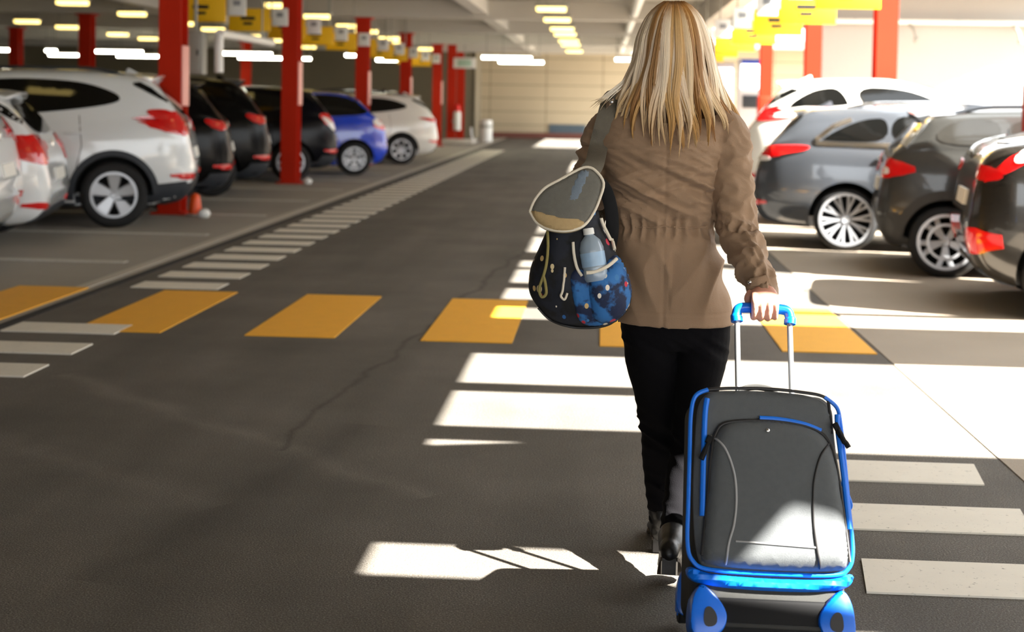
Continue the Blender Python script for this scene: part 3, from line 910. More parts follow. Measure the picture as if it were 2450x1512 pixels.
ren = dict(L=4.0, W=1.72, R=.305, rr=.232, wx=(.56, 2.95), inset=.005, paint=CHAR, style=STSQ,
    top=[(0, .66), (.03, .84), (.06, .96), (.10, 1.04), (.18, 1.13), (.32, 1.29), (.44, 1.385), (.6, 1.42), (1.2, 1.45), (1.8, 1.46), (2.2, 1.42), (2.5, 1.24), (2.7, 1.06), (2.85, 1.0), (3.5, .93), (3.85, .8), (4.0, .58)],
    bot=[(0, .48), (.05, .34), (.14, .25), (.5, .2), (3.4, .2), (3.8, .26), (4.0, .42)],
    belt=[(0, .98), (.3, 1.06), (1, 1.05), (4, .85)],
    plan=[(0, .80), (.03, .86), (.1, .93), (.3, .975), (.6, 1), (3.0, 1), (3.5, .95), (3.85, .82), (4.0, .64)],
    windows=[[(.40, 1.13), (.98, 1.115), (.98, 1.35), (.58, 1.33)], [(1.04, 1.115), (1.78, 1.10), (1.78, 1.36), (1.04, 1.35)], [(1.84, 1.10), (2.5, 1.09), (2.28, 1.28), (2.1, 1.36), (1.84, 1.36)]],
    glass=mat('tinted_glass', (46, 45, 42), .12, spec=.5, var=.1, scale=4), win_trim=[(.2, 1.10), (.30, 1.22), (.42, 1.37), (.7, 1.40)],
    rearwin=[(0, 1.06), (.62, 1.08), (.58, 1.32), (0, 1.36)],
    windshield=(2.2, 2.62, .56, .64),
    tail_side=[[(.015, .82), (.02, 1.0), (.14, 1.0), (.15, .84)]], tail_rear=[[(.84, .82), (.58, .83), (.58, 1.0), (.82, 1.0)]],
    tail_clear_side=[[(.035, .86), (.035, .92), (.09, .92), (.09, .86)]],
    clad=[[(0, .2), (.2, .2), (.2, .52), (0, .56)], [(.98, .2), (2.5, .2), (2.5, .34), (.98, .34)]], arch=.355, arch_trim=.075, trim_mat=mat('charcoal_cladding', (44, 43, 41), .5, var=.06, scale=12),
    plate_z=.7, badge_z=.95, handles=(.98, 1.78), handle_z=.93, mirror=(2.35, 1.08), hz=.75, bumper=(.27, .5, .8), reflector=None,
    gaps=[[(1.0, 1.06), (.99, .8), (1.05, .4)], [(1.82, 1.05), (1.84, .3)]], spoiler=(.26, 1.395, .5, 1.42, .54), rails=(.6, 2.1), rail_y=.72)
right_car('charcoal_crossover', 'charcoal small crossover with square tail lamp, in front of the grey estate', ren, 2.34, 12.15)
blk = hatch(paint('dark_brown_paint', (30, 28, 25)), W=1.78, wx=(.66, 3.2),
    top=[(0, .70), (.03, .88), (.05, 1.0), (.09, 1.10), (.16, 1.175), (.30, 1.22), (.5, 1.27), (.8, 1.38), (1.1, 1.44), (1.5, 1.47), (1.9, 1.46), (2.3, 1.36), (2.65, 1.18), (2.95, 1.02), (3.1, .96), (3.6, .88), (3.9, .76), (4.05, .58)],
    bot=[(0, .52), (.05, .36), (.14, .27), (.5, .2), (3.4, .18), (3.85, .24), (4.05, .42)], belt=[(0, 1.0), (.3, 1.12), (1, 1.06), (2.4, .95), (4.05, .78)],
    windows=[[(.9, 1.20), (1.5, 1.13), (2.75, 1.0), (2.4, 1.24), (2.0, 1.37), (1.5, 1.39), (1.2, 1.36)]],
    rearwin=[(0, 1.21), (.62, 1.215), (.5, 1.38), (0, 1.41)], rearwin_side=[], plate_z=.74, badge_z=1.08,
    tail_side=[[(.08, .92), (.12, .94), (.30, 1.03), (.46, 1.15), (.40, 1.17), (.26, 1.12), (.14, 1.0)]], tail_rear=[[(.84, .92), (.62, .97), (.60, 1.05), (.82, 1.04)]],
    tail_clear_side=[[(.26, 1.06), (.30, 1.14), (.40, 1.16), (.36, 1.07)]], win_trim=[(.05, 1.16), (.2, 1.215), (.4, 1.2)],
    reflector=[(.84, .44), (.5, .42), (.5, .60), (.84, .62)], reflector_side=None, spoiler=None, style=ST5)
right_car('dark_hatchback', 'dark brown car with red tail lamp, nearest car of the right row', blk, 2.50, 9.75)
right_car('white_tall_crossover', 'tall white car parked behind the grey estate on the right',
    scaled(suv(CREAM, clad=None, arch_trim=None, style=ST7, L=4.2, wx=(.9, 3.3),
        top=[(0, .75), (.03, .9), (.07, 1.02), (.13, 1.14), (.25, 1.3), (.42, 1.5), (.58, 1.6), (.9, 1.64), (1.5, 1.65), (2.0, 1.56), (2.4, 1.40), (2.75, 1.22), (2.95, 1.15), (3.6, 1.05), (4.0, .9), (4.2, .66)],
        windows=[[(.52, 1.32), (.60, 1.27), (1.22, 1.26), (1.08, 1.53), (.86, 1.52), (.68, 1.44)], [(1.38, 1.26), (2.3, 1.24), (2.05, 1.43), (1.7, 1.535), (1.22, 1.54)]],
        windshield=(1.95, 2.7, .5, .66), tail_side=[[(.11, 1.16), (.14, 1.24), (.27, 1.36), (.30, 1.33), (.20, 1.2)]], tail_rear=[[(.84, 1.14), (.72, 1.16), (.72, 1.24), (.78, 1.34), (.82, 1.34)]],
        rails=None), 1.08), 1.62, 17.0)
right_car('black_hatchback', 'black car roof showing over the bonnet of the tall white car on the right', hatch(BLACK), 4.9, 19.4)
# ------------------------------------------------------------------ pillars, signs, lamps, small fittings
ORD = ['nearest', 'second', 'third', 'fourth', 'fifth', 'sixth', 'seventh', 'eighth', 'ninth', 'tenth', 'eleventh', 'twelfth', 'thirteenth', 'farthest']
def pillar(x, y, label, group, collar=None, strip=None, plate=True, top=CEIL - .005):
    root = empty('steel_pillar', label, 'pillar', (x, y, 0), 0, group)
    root['kind'] = 'thing'
    b = MB()
    w, d, tf, tw = .27, .30, .02, .015
    b.box((0, -d / 2 + tf / 2, top / 2), (w, tf, top))
    b.box((0, d / 2 - tf / 2, top / 2), (w, tf, top))
    b.box((0, 0, top / 2), (tw, d - 2 * tf, top))
    b.build('shaft', M['red_steel'], root)
    if plate:
        p = MB(); p.box((0, 0, .012 + .004), (.42, .42, .024), bevel=.004); p.build('base_plate', M['red_steel'], root)
    c = MB(); c.box((0, 0, top - .02), (.40, .40, .03)); c.build('cap_plate', M['red_steel'], root)
    if collar:
        c = MB(); c.box((0, 0, collar / 2 + .02), (.33, .36, collar), bevel=.03); c.build('impact_collar', M['red_steel'], root)
    if strip:
        s = MB(); s.box((w / 2 + .012, 0, (strip[0] + strip[1]) / 2), (.022, .26, strip[1] - strip[0]), bevel=.004)
        o = s.build('reflective_strip', M['pink_strip'], root); o['label'] = 'pale pink reflective strip'
    return root
for i, y in enumerate(COLS_L):
    pillar(-5.15, y, 'red steel pillar of the left row, %s from the front' % ORD[i], 'red pillars of the left row', strip=(1.30, 2.02) if i < 5 else None, top=CEIL - (.386 if i < 5 else .006))
for i, (x, y) in enumerate(((-11.2, 30.3), (-11.2, 37.0), (-11.2, 44.1), (-15.6, 37.0))):
    pillar(x, y, ('red steel pillar deep in the left bays above the first white crossover roof', 'red pillar deep in the left bays behind the black cars', 'farthest red pillar deep in the left bays by the back wall', 'red pillar deepest to the left behind the ceiling lamps')[i], 'red pillars deep in the left bays', top=CEIL - .386)
for i, y in enumerate((11.62, 18.95, 25.4, 32.6)):
    pillar(3.68 if i else 3.56, y, 'orange-red steel pillar of the right row, %s from the front' % ORD[i], 'red pillars of the right row', collar=1.62)

def bay_sign(x, y, z, label, group, white_side=1):
    root = empty('bay_sign', label, 'sign', (x, y, z), 0, group)
    b = MB(); b.box((0, 0, .175), (.64, .03, .35), bevel=.006)
    o = b.build('yellow_panel', M['yellow'], root)
    k = MB(); k.box((-.02, -.017, .20), (.22, .006, .05)); k.box((-.02, -.017, .12), (.14, .006, .04))
    k.build('printed_mark', M['black_ink'], o)
    w = MB(); w.box((white_side * .47, .01, .225), (.24, .03, .27), bevel=.006)
    o = w.build('white_panel', M['white_plastic'], root)
    k = MB(); k.box((white_side * .47, -.008, .26), (.10, .006, .07)); k.build('printed_mark', mat('grey_ink', (140, 142, 145), .6), o)
    for dx in (-.26, .26):
        h = MB(); h.tube([(dx, 0, .345), (dx, 0, CEIL - z - .003)], .012, 8); h.build('hanger', M['grey_plastic'], root)
    return root
for i in range(10):
    y = 18.9 + 2.55 * i
    bay_sign(-5.40, y, 2.42, 'yellow and white hanging bay sign of the left row, %s from the front' % ORD[i], 'hanging bay signs on the left')
for i in range(7):
    y = 14.4 + 2.35 * i
    bay_sign(2.42 - .06 * i, y, 2.40 - .02 * i, 'yellow and white hanging bay sign of the right row, %s from the front' % ORD[i], 'hanging bay signs on the right', -1)

def ceiling_lamp(x, y, label, z=3.05):
    root = empty('ceiling_lamp', label, 'lamp', (x, y, z), 0, 'box lamps under the ceiling')
    b = MB(); b.box((0, 0, .10), (.58, .32, .06), bevel=.012); b.build('housing', M['grey_plastic'], root)
    d = MB(); d.box((0, 0, .035), (.53, .27, .085), bevel=.02); d.build('diffuser', M['lamp'], root)
    for sx in (-.22, .22):
        r = MB(); r.tube([(sx, 0, .125), (sx, 0, CEIL - z - .003)], .01, 8); r.build('hanger', M['grey_plastic'], root)
LY = [9.5, 13.0, 16.0, 19.0, 22.0, 25.5, 28.8, 32.4, 34.9, 38.6, 41.2, 46.2]
ROWN = {-13.4: 'leftmost row', -9.7: 'second row from the left', -5.85: 'row over the left pillars', -.95: 'row over the lane'}
for x in ROWN:
    for i, y in enumerate(LY):
        ceiling_lamp(x, y, 'pale yellow box lamp, %s from the back wall in the %s' % (ORD[len(LY) - 1 - i].replace('nearest', 'first'), ROWN[x]))

def tube_lamp(x0, x1, y, label, z=2.56):
    root = empty('tube_lamp', label, 'lamp', ((x0 + x1) / 2, y, z), 0, 'bright tube lamps hung across the bays')
    L = x1 - x0
    h = MB(); h.box((0, 0, .085), (L, .16, .05), bevel=.01); h.build('housing', M['white_plastic'], root)
    for dy in (-.045, .045):
        t = MB(); t.tube([(-L / 2 + .02, dy, .03), (L / 2 - .02, dy, .03)], .038, 12); t.build('tube', M['tube'], root)
    for sx in (-.4, .4):
        r = MB(); r.tube([(sx * L, 0, .105), (sx * L, 0, CEIL - z - .003)], .012, 8); r.build('hanger', M['grey_plastic'], root)
def X38(px): return (px - 1440) * 38 / 3400
def X42(px): return (px - 1440) * 42 / 3400
T38 = [(-16.6, -15.85, 'above the white crossover roof at the left edge, front one'), (-15.2, -14.9, 'above the white crossover roof, shortest one'), (-13.9, -12.5, 'left of the nearest red pillar, front one'), (-10.45, -8.94, 'above the black cars between two red pillars, front one'), (-6.95, -6.6, 'just left of the third red pillar, very short'), (-6.35, -5.75, 'right of the third red pillar, front one'), (-3.26, -1.9, 'over the lane before the beige wall, front one'), (.30, .85, 'over the lane just left of the blonde hair')]
T42 = [(-16.7, -15.7, 'above the white crossover roof at the left edge, back one'), (-14.6, -13.3, 'left of the nearest red pillar, back one'), (-10.9, -9.5, 'above the black cars between two red pillars, back one'), (-8.95, -8.7, 'just right of the second red pillar, very short'), (-6.75, -6.0, 'right of the third red pillar, back one'), (-3.1, -1.75, 'over the lane before the beige wall, back one')]
for (a, b_, t) in T38: tube_lamp(a, b_, 38, 'bright white tube lamp ' + t)
for (a, b_, t) in T42: tube_lamp(a, b_, 42, 'bright white tube lamp ' + t)

# fittings by the first pillar on the left
r = empty('switch_cabinet', 'grey wall cabinet mounted behind the nearest red pillar', 'cabinet', (-5.12, 17.45, 1.69), 0)
b = MB(); b.box((0, 0, .27), (.34, .22, .54), bevel=.012); b.build('case', M['grey_plastic'], r)
b = MB(); b.box((0, -.116, .27), (.28, .012, .46), bevel=.005); d = b.build('door', M['grey_plastic'], r)
b = MB(); b.box((.11, -.126, .27), (.02, .012, .07), bevel=.003); b.build('handle', M['black_ink'], d)
b = MB(); b.box((0, .14, .27), (.10, .10, .40)); b.tube([(0, .17, .5), (0, .17, CEIL - 1.695)], .025, 8); b.build('bracket', M['grey_plastic'], r)
b = MB()
b.tube(spline([(-4.80, 17.55, 1.72), (-4.80, 17.55, 2.1), (-4.80, 17.62, 2.19), (-4.80, 17.8, 2.21), (-4.80, 20.4, 2.21)], 8), .055, 14)
o = b.build('white_duct', M['white_plastic']); tag(o, 'white elbow pipe beside the grey cabinet at the nearest red pillar', 'pipe')
b = MB(); b.tube([(0, 0, 0), (0, 0, CEIL - 2.26)], .012, 8); b.build('hanger', M['grey_plastic'], o, loc=(-4.80, 19.8, 2.26))
r = empty('bay_reflector', 'orange and white reflector post at the foot of the nearest red pillar', 'reflector', (-4.80, 16.55, 0), 0)
b = MB(); b.lathe([(.001, .02), (.07, .02), (.075, .06), (.06, .22), (.04, .26), (.001, .27)], 20); b.build('post', mat('orange_plastic', (240, 84, 20), .4, var=.05, scale=8), r)
b = MB(); b.lathe([(.001, .004), (.11, .004), (.11, .02), (.08, .03), (.001, .03)], 20); b.build('foot', M['grey_plastic'], r)
for (x, y, t) in ((-4.62, 16.3, 'small white round stud on the floor by the nearest red pillar'), (-4.82, 23.1, 'small white round stud on the floor by the second red pillar')):
    b = MB(); b.ell((0, 0, .05), (.075, .075, .06)); o = b.build('floor_stud', M['white_plastic'], loc=(x, y, 0)); tag(o, t, 'stud', 'white studs by the pillars')

# far end of the lane
r = empty('white_bollard', 'white round bollard in front of the beige back wall', 'bollard', (-4.05, 49.6, 0), 0)
b = MB(); b.lathe([(.001, 0), (.22, 0), (.22, .70), (.19, .76), (.001, .78)], 28); b.build('post', M['white_plastic'], r)
b = MB(); b.lathe([(.222, .5), (.226, .5), (.226, .58), (.222, .58)], 28, closed=True); b.build('band', M['grey_plastic'], r)
r = empty('fire_extinguisher', 'white cylinder with red head hung on the far red pillars', 'extinguisher', (-4.90, 47.9, .42), 0)
b = MB(); b.lathe([(.001, 0), (.12, 0), (.125, .03), (.125, .56), (.10, .64), (.001, .66)], 24); b.build('tank', M['white_plastic'], r)
b = MB(); b.lathe([(.09, .62), (.10, .66), (.09, .82), (.05, .88), (.001, .88)], 20); b.build('head', mat('signal_red', (226, 24, 18), .4, var=.05, scale=6), r)
b = MB(); b.box((-.12, .148, .3), (.12, .20, .08)); b.build('bracket', M['grey_plastic'], r)
b = MB(); b.box((-4.75, 47.2, .07), (1.0, 1.4, .13), bevel=.03); o = b.build('kerb_block', M['concrete']); tag(o, 'pale concrete kerb block at the foot of the far red pillars', 'kerb')
b = MB(); b.tube(spline([(-4.55, 49.2, .5), (-4.52, 49.2, .2), (-4.42, 49.2, .05), (-4.3, 49.2, .04)], 6), .04, 10); o = b.build('hose_pipe', M['white_plastic']); tag(o, 'short white bent pipe beside the white bollard', 'pipe')
r = empty('exit_sign', 'pale green and white sign box above the far red pillars', 'sign', (-4.55, 46.6, 2.48), 0)
b = MB(); b.box((0, 0, .18), (.72, .10, .34), bevel=.01); b.build('box', M['white_plastic'], r)
b = MB(); b.box((0, -.054, .18), (.46, .012, .22), bevel=.003); b.build('face', mat('pale_green', (168, 196, 176), .5, var=.05, scale=8), r)
b = MB(); b.tube([(0, 0, .34), (0, 0, CEIL - 2.483)], .02, 8); b.build('hanger', M['grey_plastic'], r)
r = empty('vent_grille', 'blue-grey louvred grille low on the beige back wall', 'vent', (-1.35, 55.42, .22), 0)
b = MB(); b.box((0, .04, .17), (1.42, .06, .34)); b.build('frame', mat('grille_blue', (92, 110, 124), .5, var=.06, scale=6), r)
b = MB()
for k in range(5): b.box((0, -.005, .05 + .06 * k), (1.32, .03, .022))
b.build('slat', mat('grille_dark', (60, 74, 86), .5, var=.06, scale=6), r)
b = MB(); b.tube([(.62, 22, 3.30), (.62, 52, 3.30)], .085, 14); o = b.build('ceiling_pipe', M['white_plastic']); tag(o, 'long white pipe under the ceiling beyond the blonde hair', 'pipe')
for k in range(5):
    h = MB(); h.box((0, 0, .12), (.03, .04, .24)); h.build('hanger', M['grey_plastic'], o, loc=(.62, 24 + 6.5 * k, 3.306))
b = MB(); b.tube([(4.2, 27.12, 3.04), (13.5, 27.12, 3.04)], .04, 10)
o = b.build('wall_pipe', M['white_plastic']); tag(o, 'thin pipe along the top of the bright white wall', 'pipe')
for k in range(5):
    h = MB(); h.box((0, .03, 0), (.05, .10, .10)); h.build('clip', M['grey_plastic'], o, loc=(4.7 + 1.9 * k, 27.14, 3.04))
for k, x in enumerate((5.7, 7.6, 9.5)):
    b = MB(); b.tube(spline([(x, 27.12, 3.0), (x + .06, 27.0, 2.9), (x + .10, 26.95, 2.74)], 5), .03, 8); b.ell((x + .10, 26.95, 2.70), (.05, .05, .07))
    o = b.build('wall_spotlight', M['grey_plastic']); tag(o, 'small grey spotlight under the pipe on the white wall, %s from the lane' % ORD[k].replace('nearest', 'first'), 'spotlight', 'spotlights on the white wall')

def kiosk(x, y, z0, z1, w, label, top):
    root = empty('ticket_kiosk', label, 'ticket machine', (x, y, 0), 0, 'lit ticket machines beyond the right bays')
    b = MB(); b.box((0, .2, z1 / 2), (w + .12, .40, z1), bevel=.03); b.build('cabinet', mat('kiosk_grey', (190, 188, 190), .5, var=.04, scale=5), root)
    b = MB(); b.box((0, -.012, (z0 + z1) / 2 - .06), (w, .03, z1 - z0 - .18), bevel=.03)
    b.build('lit_panel', mat('panel_glow', (250, 250, 250), .4, emit=((1, 1, 1), 1.6)), root)
    b = MB(); b.box((0, -.01, z1 - .08), (w, .04, .10), bevel=.01); b.build('header', top, root)
    b = MB(); b.box((0, -.01, z0 - .28), (w * .8, .04, .3), bevel=.01); b.build('keypad', M['cladding'], root)
kiosk(3.07, 36.3, .95, 2.50, .40, 'tall ticket machine with lit white front beside the hair', mat('header_white', (214, 205, 212), .4))
kiosk(3.55, 34.6, 1.80, 2.56, .46, 'ticket machine with blue header and lit white front behind the tall white car', mat('header_blue', (36, 60, 160), .4, var=.05, scale=6))
# ------------------------------------------------------------------ the suitcase
def T(px, py, Y):
    """world point on the photo's sight line (px, py), Y metres down the lane"""
    cy = 756 - .1487 * 2450
    v = fw + r2 * ((px - 1225) / 3400) + u2 * ((cy - py) / 3400)
    t = Y / v.y
    return Vector((v.x * t, Y, CAM_H + v.z * t))

def fabric(name, c, scale=900, bump=.25, rough=.8, var=.12, **kw):
    kw.setdefault('spec', .25)
    return mat(name, c, rough, var=var, scale=60, bump=bump, bscale=scale, **kw)
M['case_grey'] = fabric('case_fabric', (84, 87, 89), 700, .3, .62)
M['case_dark'] = fabric('case_dark_fabric', (52, 52, 50), 700, .3, .7)
M['case_blue'] = mat('case_blue', (0, 112, 226), .42, var=.06, scale=20)
M['case_blue_hard'] = mat('case_blue_plastic', (0, 106, 222), .3, var=.05, scale=14)
M['pipe_dark'] = mat('dark_piping', (26, 24, 24), .5, var=.1, scale=30)
M['pipe_grey'] = mat('silver_piping', (150, 150, 150), .35, var=.1, scale=30)
M['tube_metal'] = mat('handle_alloy', (196, 199, 203), .28, metal=.85, var=.04, scale=10)
M['black_plastic'] = mat('black_plastic', (20, 20, 21), .7, spec=.2, var=.1, scale=20)

def inside(p, poly):
    c = False
    j = len(poly) - 1
    for i in range(len(poly)):
        if (poly[i][1] > p[1]) != (poly[j][1] > p[1]) and p[0] < (poly[j][0] - poly[i][0]) * (p[1] - poly[i][1]) / (poly[j][1] - poly[i][1]) + poly[i][0]:
            c = not c
        j = i
    return c
def edge_dist(p, poly):
    P = np.array(poly, float); Q = np.roll(P, -1, 0); d = Q - P
    t = np.clip(((np.array(p) - P) * d).sum(1) / np.maximum((d * d).sum(1), 1e-12), 0, 1)
    return float(np.sqrt((((P + d * t[:, None]) - np.array(p)) ** 2).sum(1)).min())
def pad_h(p, poly, thk, rad, dome):
    e = edge_dist(p, poly)
    k = 1 - min(e / rad, 1)
    return thk * sqrt(max(0, 1 - k * k)) + dome * (1 - math.exp(-e / .06))
def pad(mb, poly, place, thk=.02, rad=.02, dome=.0, res=.014, back=.01, mi=0):
    """a cushion of the given outline; place(u, v, h) turns outline units and height into a point"""
    poly = [(p[0], p[1]) for p in poly]
    bm = bmesh.new()
    bm.faces.new([bm.verts.new((p[0], p[1], 0)) for p in poly])
    bmesh.ops.triangulate(bm, faces=bm.faces[:])
    us = [p[0] for p in poly]; ws = [p[1] for p in poly]
    for lo, hi, no in ((min(us), max(us), (1, 0, 0)), (min(ws), max(ws), (0, 1, 0))):
        k = math.ceil(lo / res)
        while k * res < hi:
            co = (k * res, 0, 0) if no[0] else (0, k * res, 0)
            bmesh.ops.bisect_plane(bm, geom=bm.verts[:] + bm.edges[:] + bm.faces[:], plane_co=co, plane_no=no, dist=1e-5)
            k += 1
    bmesh.ops.remove_doubles(bm, verts=bm.verts[:], dist=1e-5)
    bm.verts.index_update()
    uv = [(v.co.x, v.co.y) for v in bm.verts]
    mb.add([place(u, v, pad_h((u, v), poly, thk, rad, dome)) for u, v in uv], [[v.index for v in f.verts] for f in bm.faces], mi)
    for e in bm.edges:
        if len(e.link_faces) == 1:
            a, b = uv[e.verts[0].index], uv[e.verts[1].index]
            mb.add([place(*a, 0), place(*b, 0), place(*b, -back), place(*a, -back)], [(0, 1, 2, 3)], mi)
    bm.free()

case = empty('suitcase', 'grey and blue rolling suitcase with raised handle, pulled behind the person', 'suitcase', (.458, 3.62, .100))
case.rotation_euler = (radians(-24), radians(2.2), radians(5.0))
HW, HD, HH = .206, .23, .60
def taper(z): return 1 - .075 * max(0, min(1, z / HH))
b = MB()
bm = bmesh.new(); bmesh.ops.create_cube(bm, size=1)
for v in bm.verts:
    v.co = Vector((v.co.x * 2 * HW, (v.co.y + .5) * HD, (v.co.z + .5) * HH))
bmesh.ops.bevel(bm, geom=bm.edges[:], offset=.05, segments=7, affect='EDGES', profile=.5)
bmesh.ops.bisect_plane(bm, geom=bm.verts[:] + bm.edges[:] + bm.faces[:], plane_co=(0, 0, .3), plane_no=(0, 0, 1))
for v in bm.verts:
    v.co.x *= taper(v.co.z)
b.bm(bm)
body = b.build('body', M['case_dark'], case)
# outline of the front, px of the photo turned into the case's own plane
def cu(px): return (px - 1850) * 3.60 / 3400
def cv(py):
    # invert the height along the sloped face
    lo, hi = -.1, .7
    for _ in range(40):
        m = (lo + hi) / 2
        Y, z = 3.62 + m * .407, .105 + m * .9135
        if 258 + (CAM_H - z) * 3400 / Y > py: lo = m
        else: hi = m
    return lo
def CP(pts): return [(cu(x), cv(y)) for x, y in pts]
front = lambda u, v, h: (u, -h, v)
up_out = chaikin(CP([(1668, 1350), (1660, 1200), (1668, 1050), (1676, 960), (1720, 938), (1850, 933), (1970, 938), (2018, 962), (2024, 1060), (2036, 1200), (2046, 1350), (2010, 1376), (1700, 1376)]), 3)
b = MB(); pad(b, up_out, front, .012, .02, .006, .02); b.build('front_panel', M['case_grey'], case)
pk = chaikin(CP([(1674, 1340), (1690, 1200), (1700, 1100), (1713, 1042), (1745, 1013), (1850, 1004), (1950, 1014), (2000, 1040), (2022, 1100), (2036, 1220), (2046, 1340), (2020, 1368), (1690, 1368)]), 3)
b = MB(); pad(b, pk, lambda u, v, h: (u, -.012 - h, v), .028, .035, .016, .012, .02); pocket = b.build('front_pocket', M['case_grey'], case)
def pky(u, v):
    return -.012 - (pad_h((u, v), [(p[0], p[1]) for p in pk], .028, .035, .016) if inside((u, v), [(p[0], p[1]) for p in pk]) else 0)
def line_on(name, pts, r, m, fy, par, closed=False, n=8, flat=1.0):
    P = spline([Vector((u, v, 0)) for u, v in CP(pts)], n, closed)
    if closed: P.append(P[0])
    b = MB(); b.tube([(p.x, fy(p.x, p.y) - r * .4, p.y) for p in P], r, 8, flat=flat)
    return b.build(name, m, par)
line_on('pocket_piping', [(1678, 1340), (1694, 1200), (1703, 1100), (1715, 1047), (1746, 1018), (1850, 1009), (1950, 1018), (1998, 1045), (2018, 1100), (2032, 1220), (2042, 1340)], .0042, M['pipe_dark'], lambda u, v: -.022, pocket)
line_on('pocket_zip', [(1828, 1003), (1880, 1004), (1940, 1012), (1984, 1026)], .0062, M['case_blue'], lambda u, v: -.020, pocket)
for nm, pts in (('seam_piping', [(1705, 1050), (1735, 1085), (1755, 1140), (1760, 1200), (1754, 1262), (1740, 1312), (1735, 1360)]), ('seam_piping', [(2005, 1055), (1975, 1090), (1956, 1145), (1950, 1200), (1950, 1262), (1957, 1320), (1966, 1360)])):
    line_on(nm, pts, .0032, M['pipe_grey'] if pts[0][0] < 1800 else M['pipe_dark'], pky, pocket)
line_on('cross_seam', [(1757, 1306), (1800, 1307), (1860, 1309), (1953, 1312)], .0024, M['pipe_grey'], pky, pocket)
b = MB(); u, v = CP([(1843, 1037)])[0]; b.ell((u, pky(u, v) - .001, v), (.006, .004, .006)); o = b.build('rivet', M['chrome'], pocket); o['label'] = 'small chrome rivet'
# blue piping round the whole front, the wide gusset at the bottom and the blue zip strips
zz = lambda u, v: -.004
line_on('front_piping', [(1700, 938), (1668, 955), (1656, 1000), (1652, 1100), (1648, 1220), (1646, 1310), (1658, 1352), (1700, 1372), (1850, 1375), (2000, 1372), (2040, 1356), (2055, 1310), (2050, 1200), (2044, 1080), (2038, 1000), (2030, 965), (2000, 942)], .0058, M['case_blue'], zz, case, n=8)
line_on('top_piping', [(1700, 938), (1760, 932), (1850, 929), (1930, 932), (2000, 942), (2012, 975), (2014, 1030)], .0045, M['pipe_dark'], lambda u, v: -.004, case)
gs = chaikin(CP([(1642, 1360), (1700, 1384), (1850, 1388), (2000, 1384), (2058, 1360), (2050, 1398), (1990, 1414), (1850, 1418), (1710, 1414), (1648, 1398)]), 2)
b = MB(); pad(b, gs, front, .022, .015, .004, .012, .02); b.build('bottom_gusset', M['case_blue'], case)
for xs, y0, y1 in (((1690, 1681), 962, 1245), ((2028, 2046), 985, 1260)):
    line_on('side_zip', [(xs[0] + (6 if y0 == 962 else 0), y0), (xs[0], y0 + 40), ((xs[0] + xs[1]) / 2, (y0 + y1) / 2), (xs[1], y1)], .0075, M['case_blue'], lambda u, v: -.015, case)
def puller(px, py, tilt, L=.05):
    b = MB()
    u, v = CP([(px, py)])[0]
    R = Matrix.Rotation(tilt, 3, 'Y')
    o = Vector((u, -.028, v))
    b.box(o, (.016, .010, .022), R, bevel=.003)
    b.tube([o + R @ Vector((0, -.004, -.008 - L * t)) for t in (0, .3, .6, 1)], lambda t: .0048 + .0025 * (t > .5), 8)
    ob = b.build('zip_puller', M['black_plastic'], case)
puller(1698, 1062, radians(22)); puller(2022, 1016, radians(-25), .04); puller(2030, 1032, radians(-30), .035)
b = MB(); u, v = CP([(2050, 1165)])[0]
b.tube(spline([(u, .05, v + .03), (u + .012, .045, v), (u + .022, .05, v - .03), (u + .012, .06, v - .045)], 6), .005, 8); b.build('side_strap', M['case_blue'], case)
# base, wheel housings, wheels
b = MB(); b.prism([(-.012, -.035), (-.016, .055), (HD - .01, .06), (HD - .01, .012), (.10, -.02)], -HW + .012, HW - .012, 'xz', 0, .012)
b.v = [(p[1], p[0], p[2]) for p in b.v]
b.build('base', M['black_plastic'], case)
b = MB(); b.box((0, -.013, -.012), (.25, .010, .012), bevel=.004); b.build('kick_bar', M['case_dark'], case)
def housing(sx, front_side):
    b = MB()
    pts = [(.0, -.035), (.005, .04), (.03, .075), (.055, .07), (.105, .03), (.115, .0), (.095, -.03), (.05, -.045)]
    ring = chaikin(pts, 2)
    hole = chaikin([(.040, -.018), (.042, .022), (.062, .028), (.082, .008), (.078, -.015)], 2)
    y0 = -.028 if front_side else HD - .02
    y1 = .06 if front_side else HD + .012
    n = len(ring)
    X = lambda u: sx * (HW + .008 - u * .86)
    dz = -.012 if front_side else .055
    # solid block; a flat dark patch stands in for the shaded hole
    pr = [(X(p[0]), p[1] * 1.15 + .012 + dz) for p in ring]
    b.prism(pr, y0, y1, 'xz', 0, .008)
    o = b.build('wheel_housing', M['case_blue_hard'], case)
    r = MB(); r.prism([(X(p[0]), p[1] * 1.15 + .012 + dz) for p in hole], y0 - .003, y0 + .004, 'xz')
    q = r.build('hole_shade', M['pipe_dark'], o); q['label'] = 'flat dark patch for the shaded hole'
    w = MB()
    w.lathe([(.008, -.012), (.026, -.012), (.030, -.008), (.030, .008), (.026, .012), (.008, .012)], 24, 'x', closed=True)
    w.lathe([(.001, -.014), (.010, -.014), (.010, .014), (.001, .014)], 16, 'x', mi=1)
    zc = -.045 + dz if front_side else .034
    wx = X(.026)
    w.build('wheel', [M['rubber'], M['case_blue_hard']], o, loc=(wx, y0 + .02 if front_side else HD + .014, zc))
    a = MB(); a.tube([(X(.026), (y0 + y1) / 2, .02 + dz), (X(.026), y0 + .02 if front_side else HD + .012, zc)], .009, 10); a.box((X(.026), (y0 if front_side else HD) + .015, zc + .012), (.036, .03, .03), bevel=.008); a.build('fork', M['case_blue_hard'], o)
for sx in (-1, 1):
    housing(sx, True); housing(sx, False)
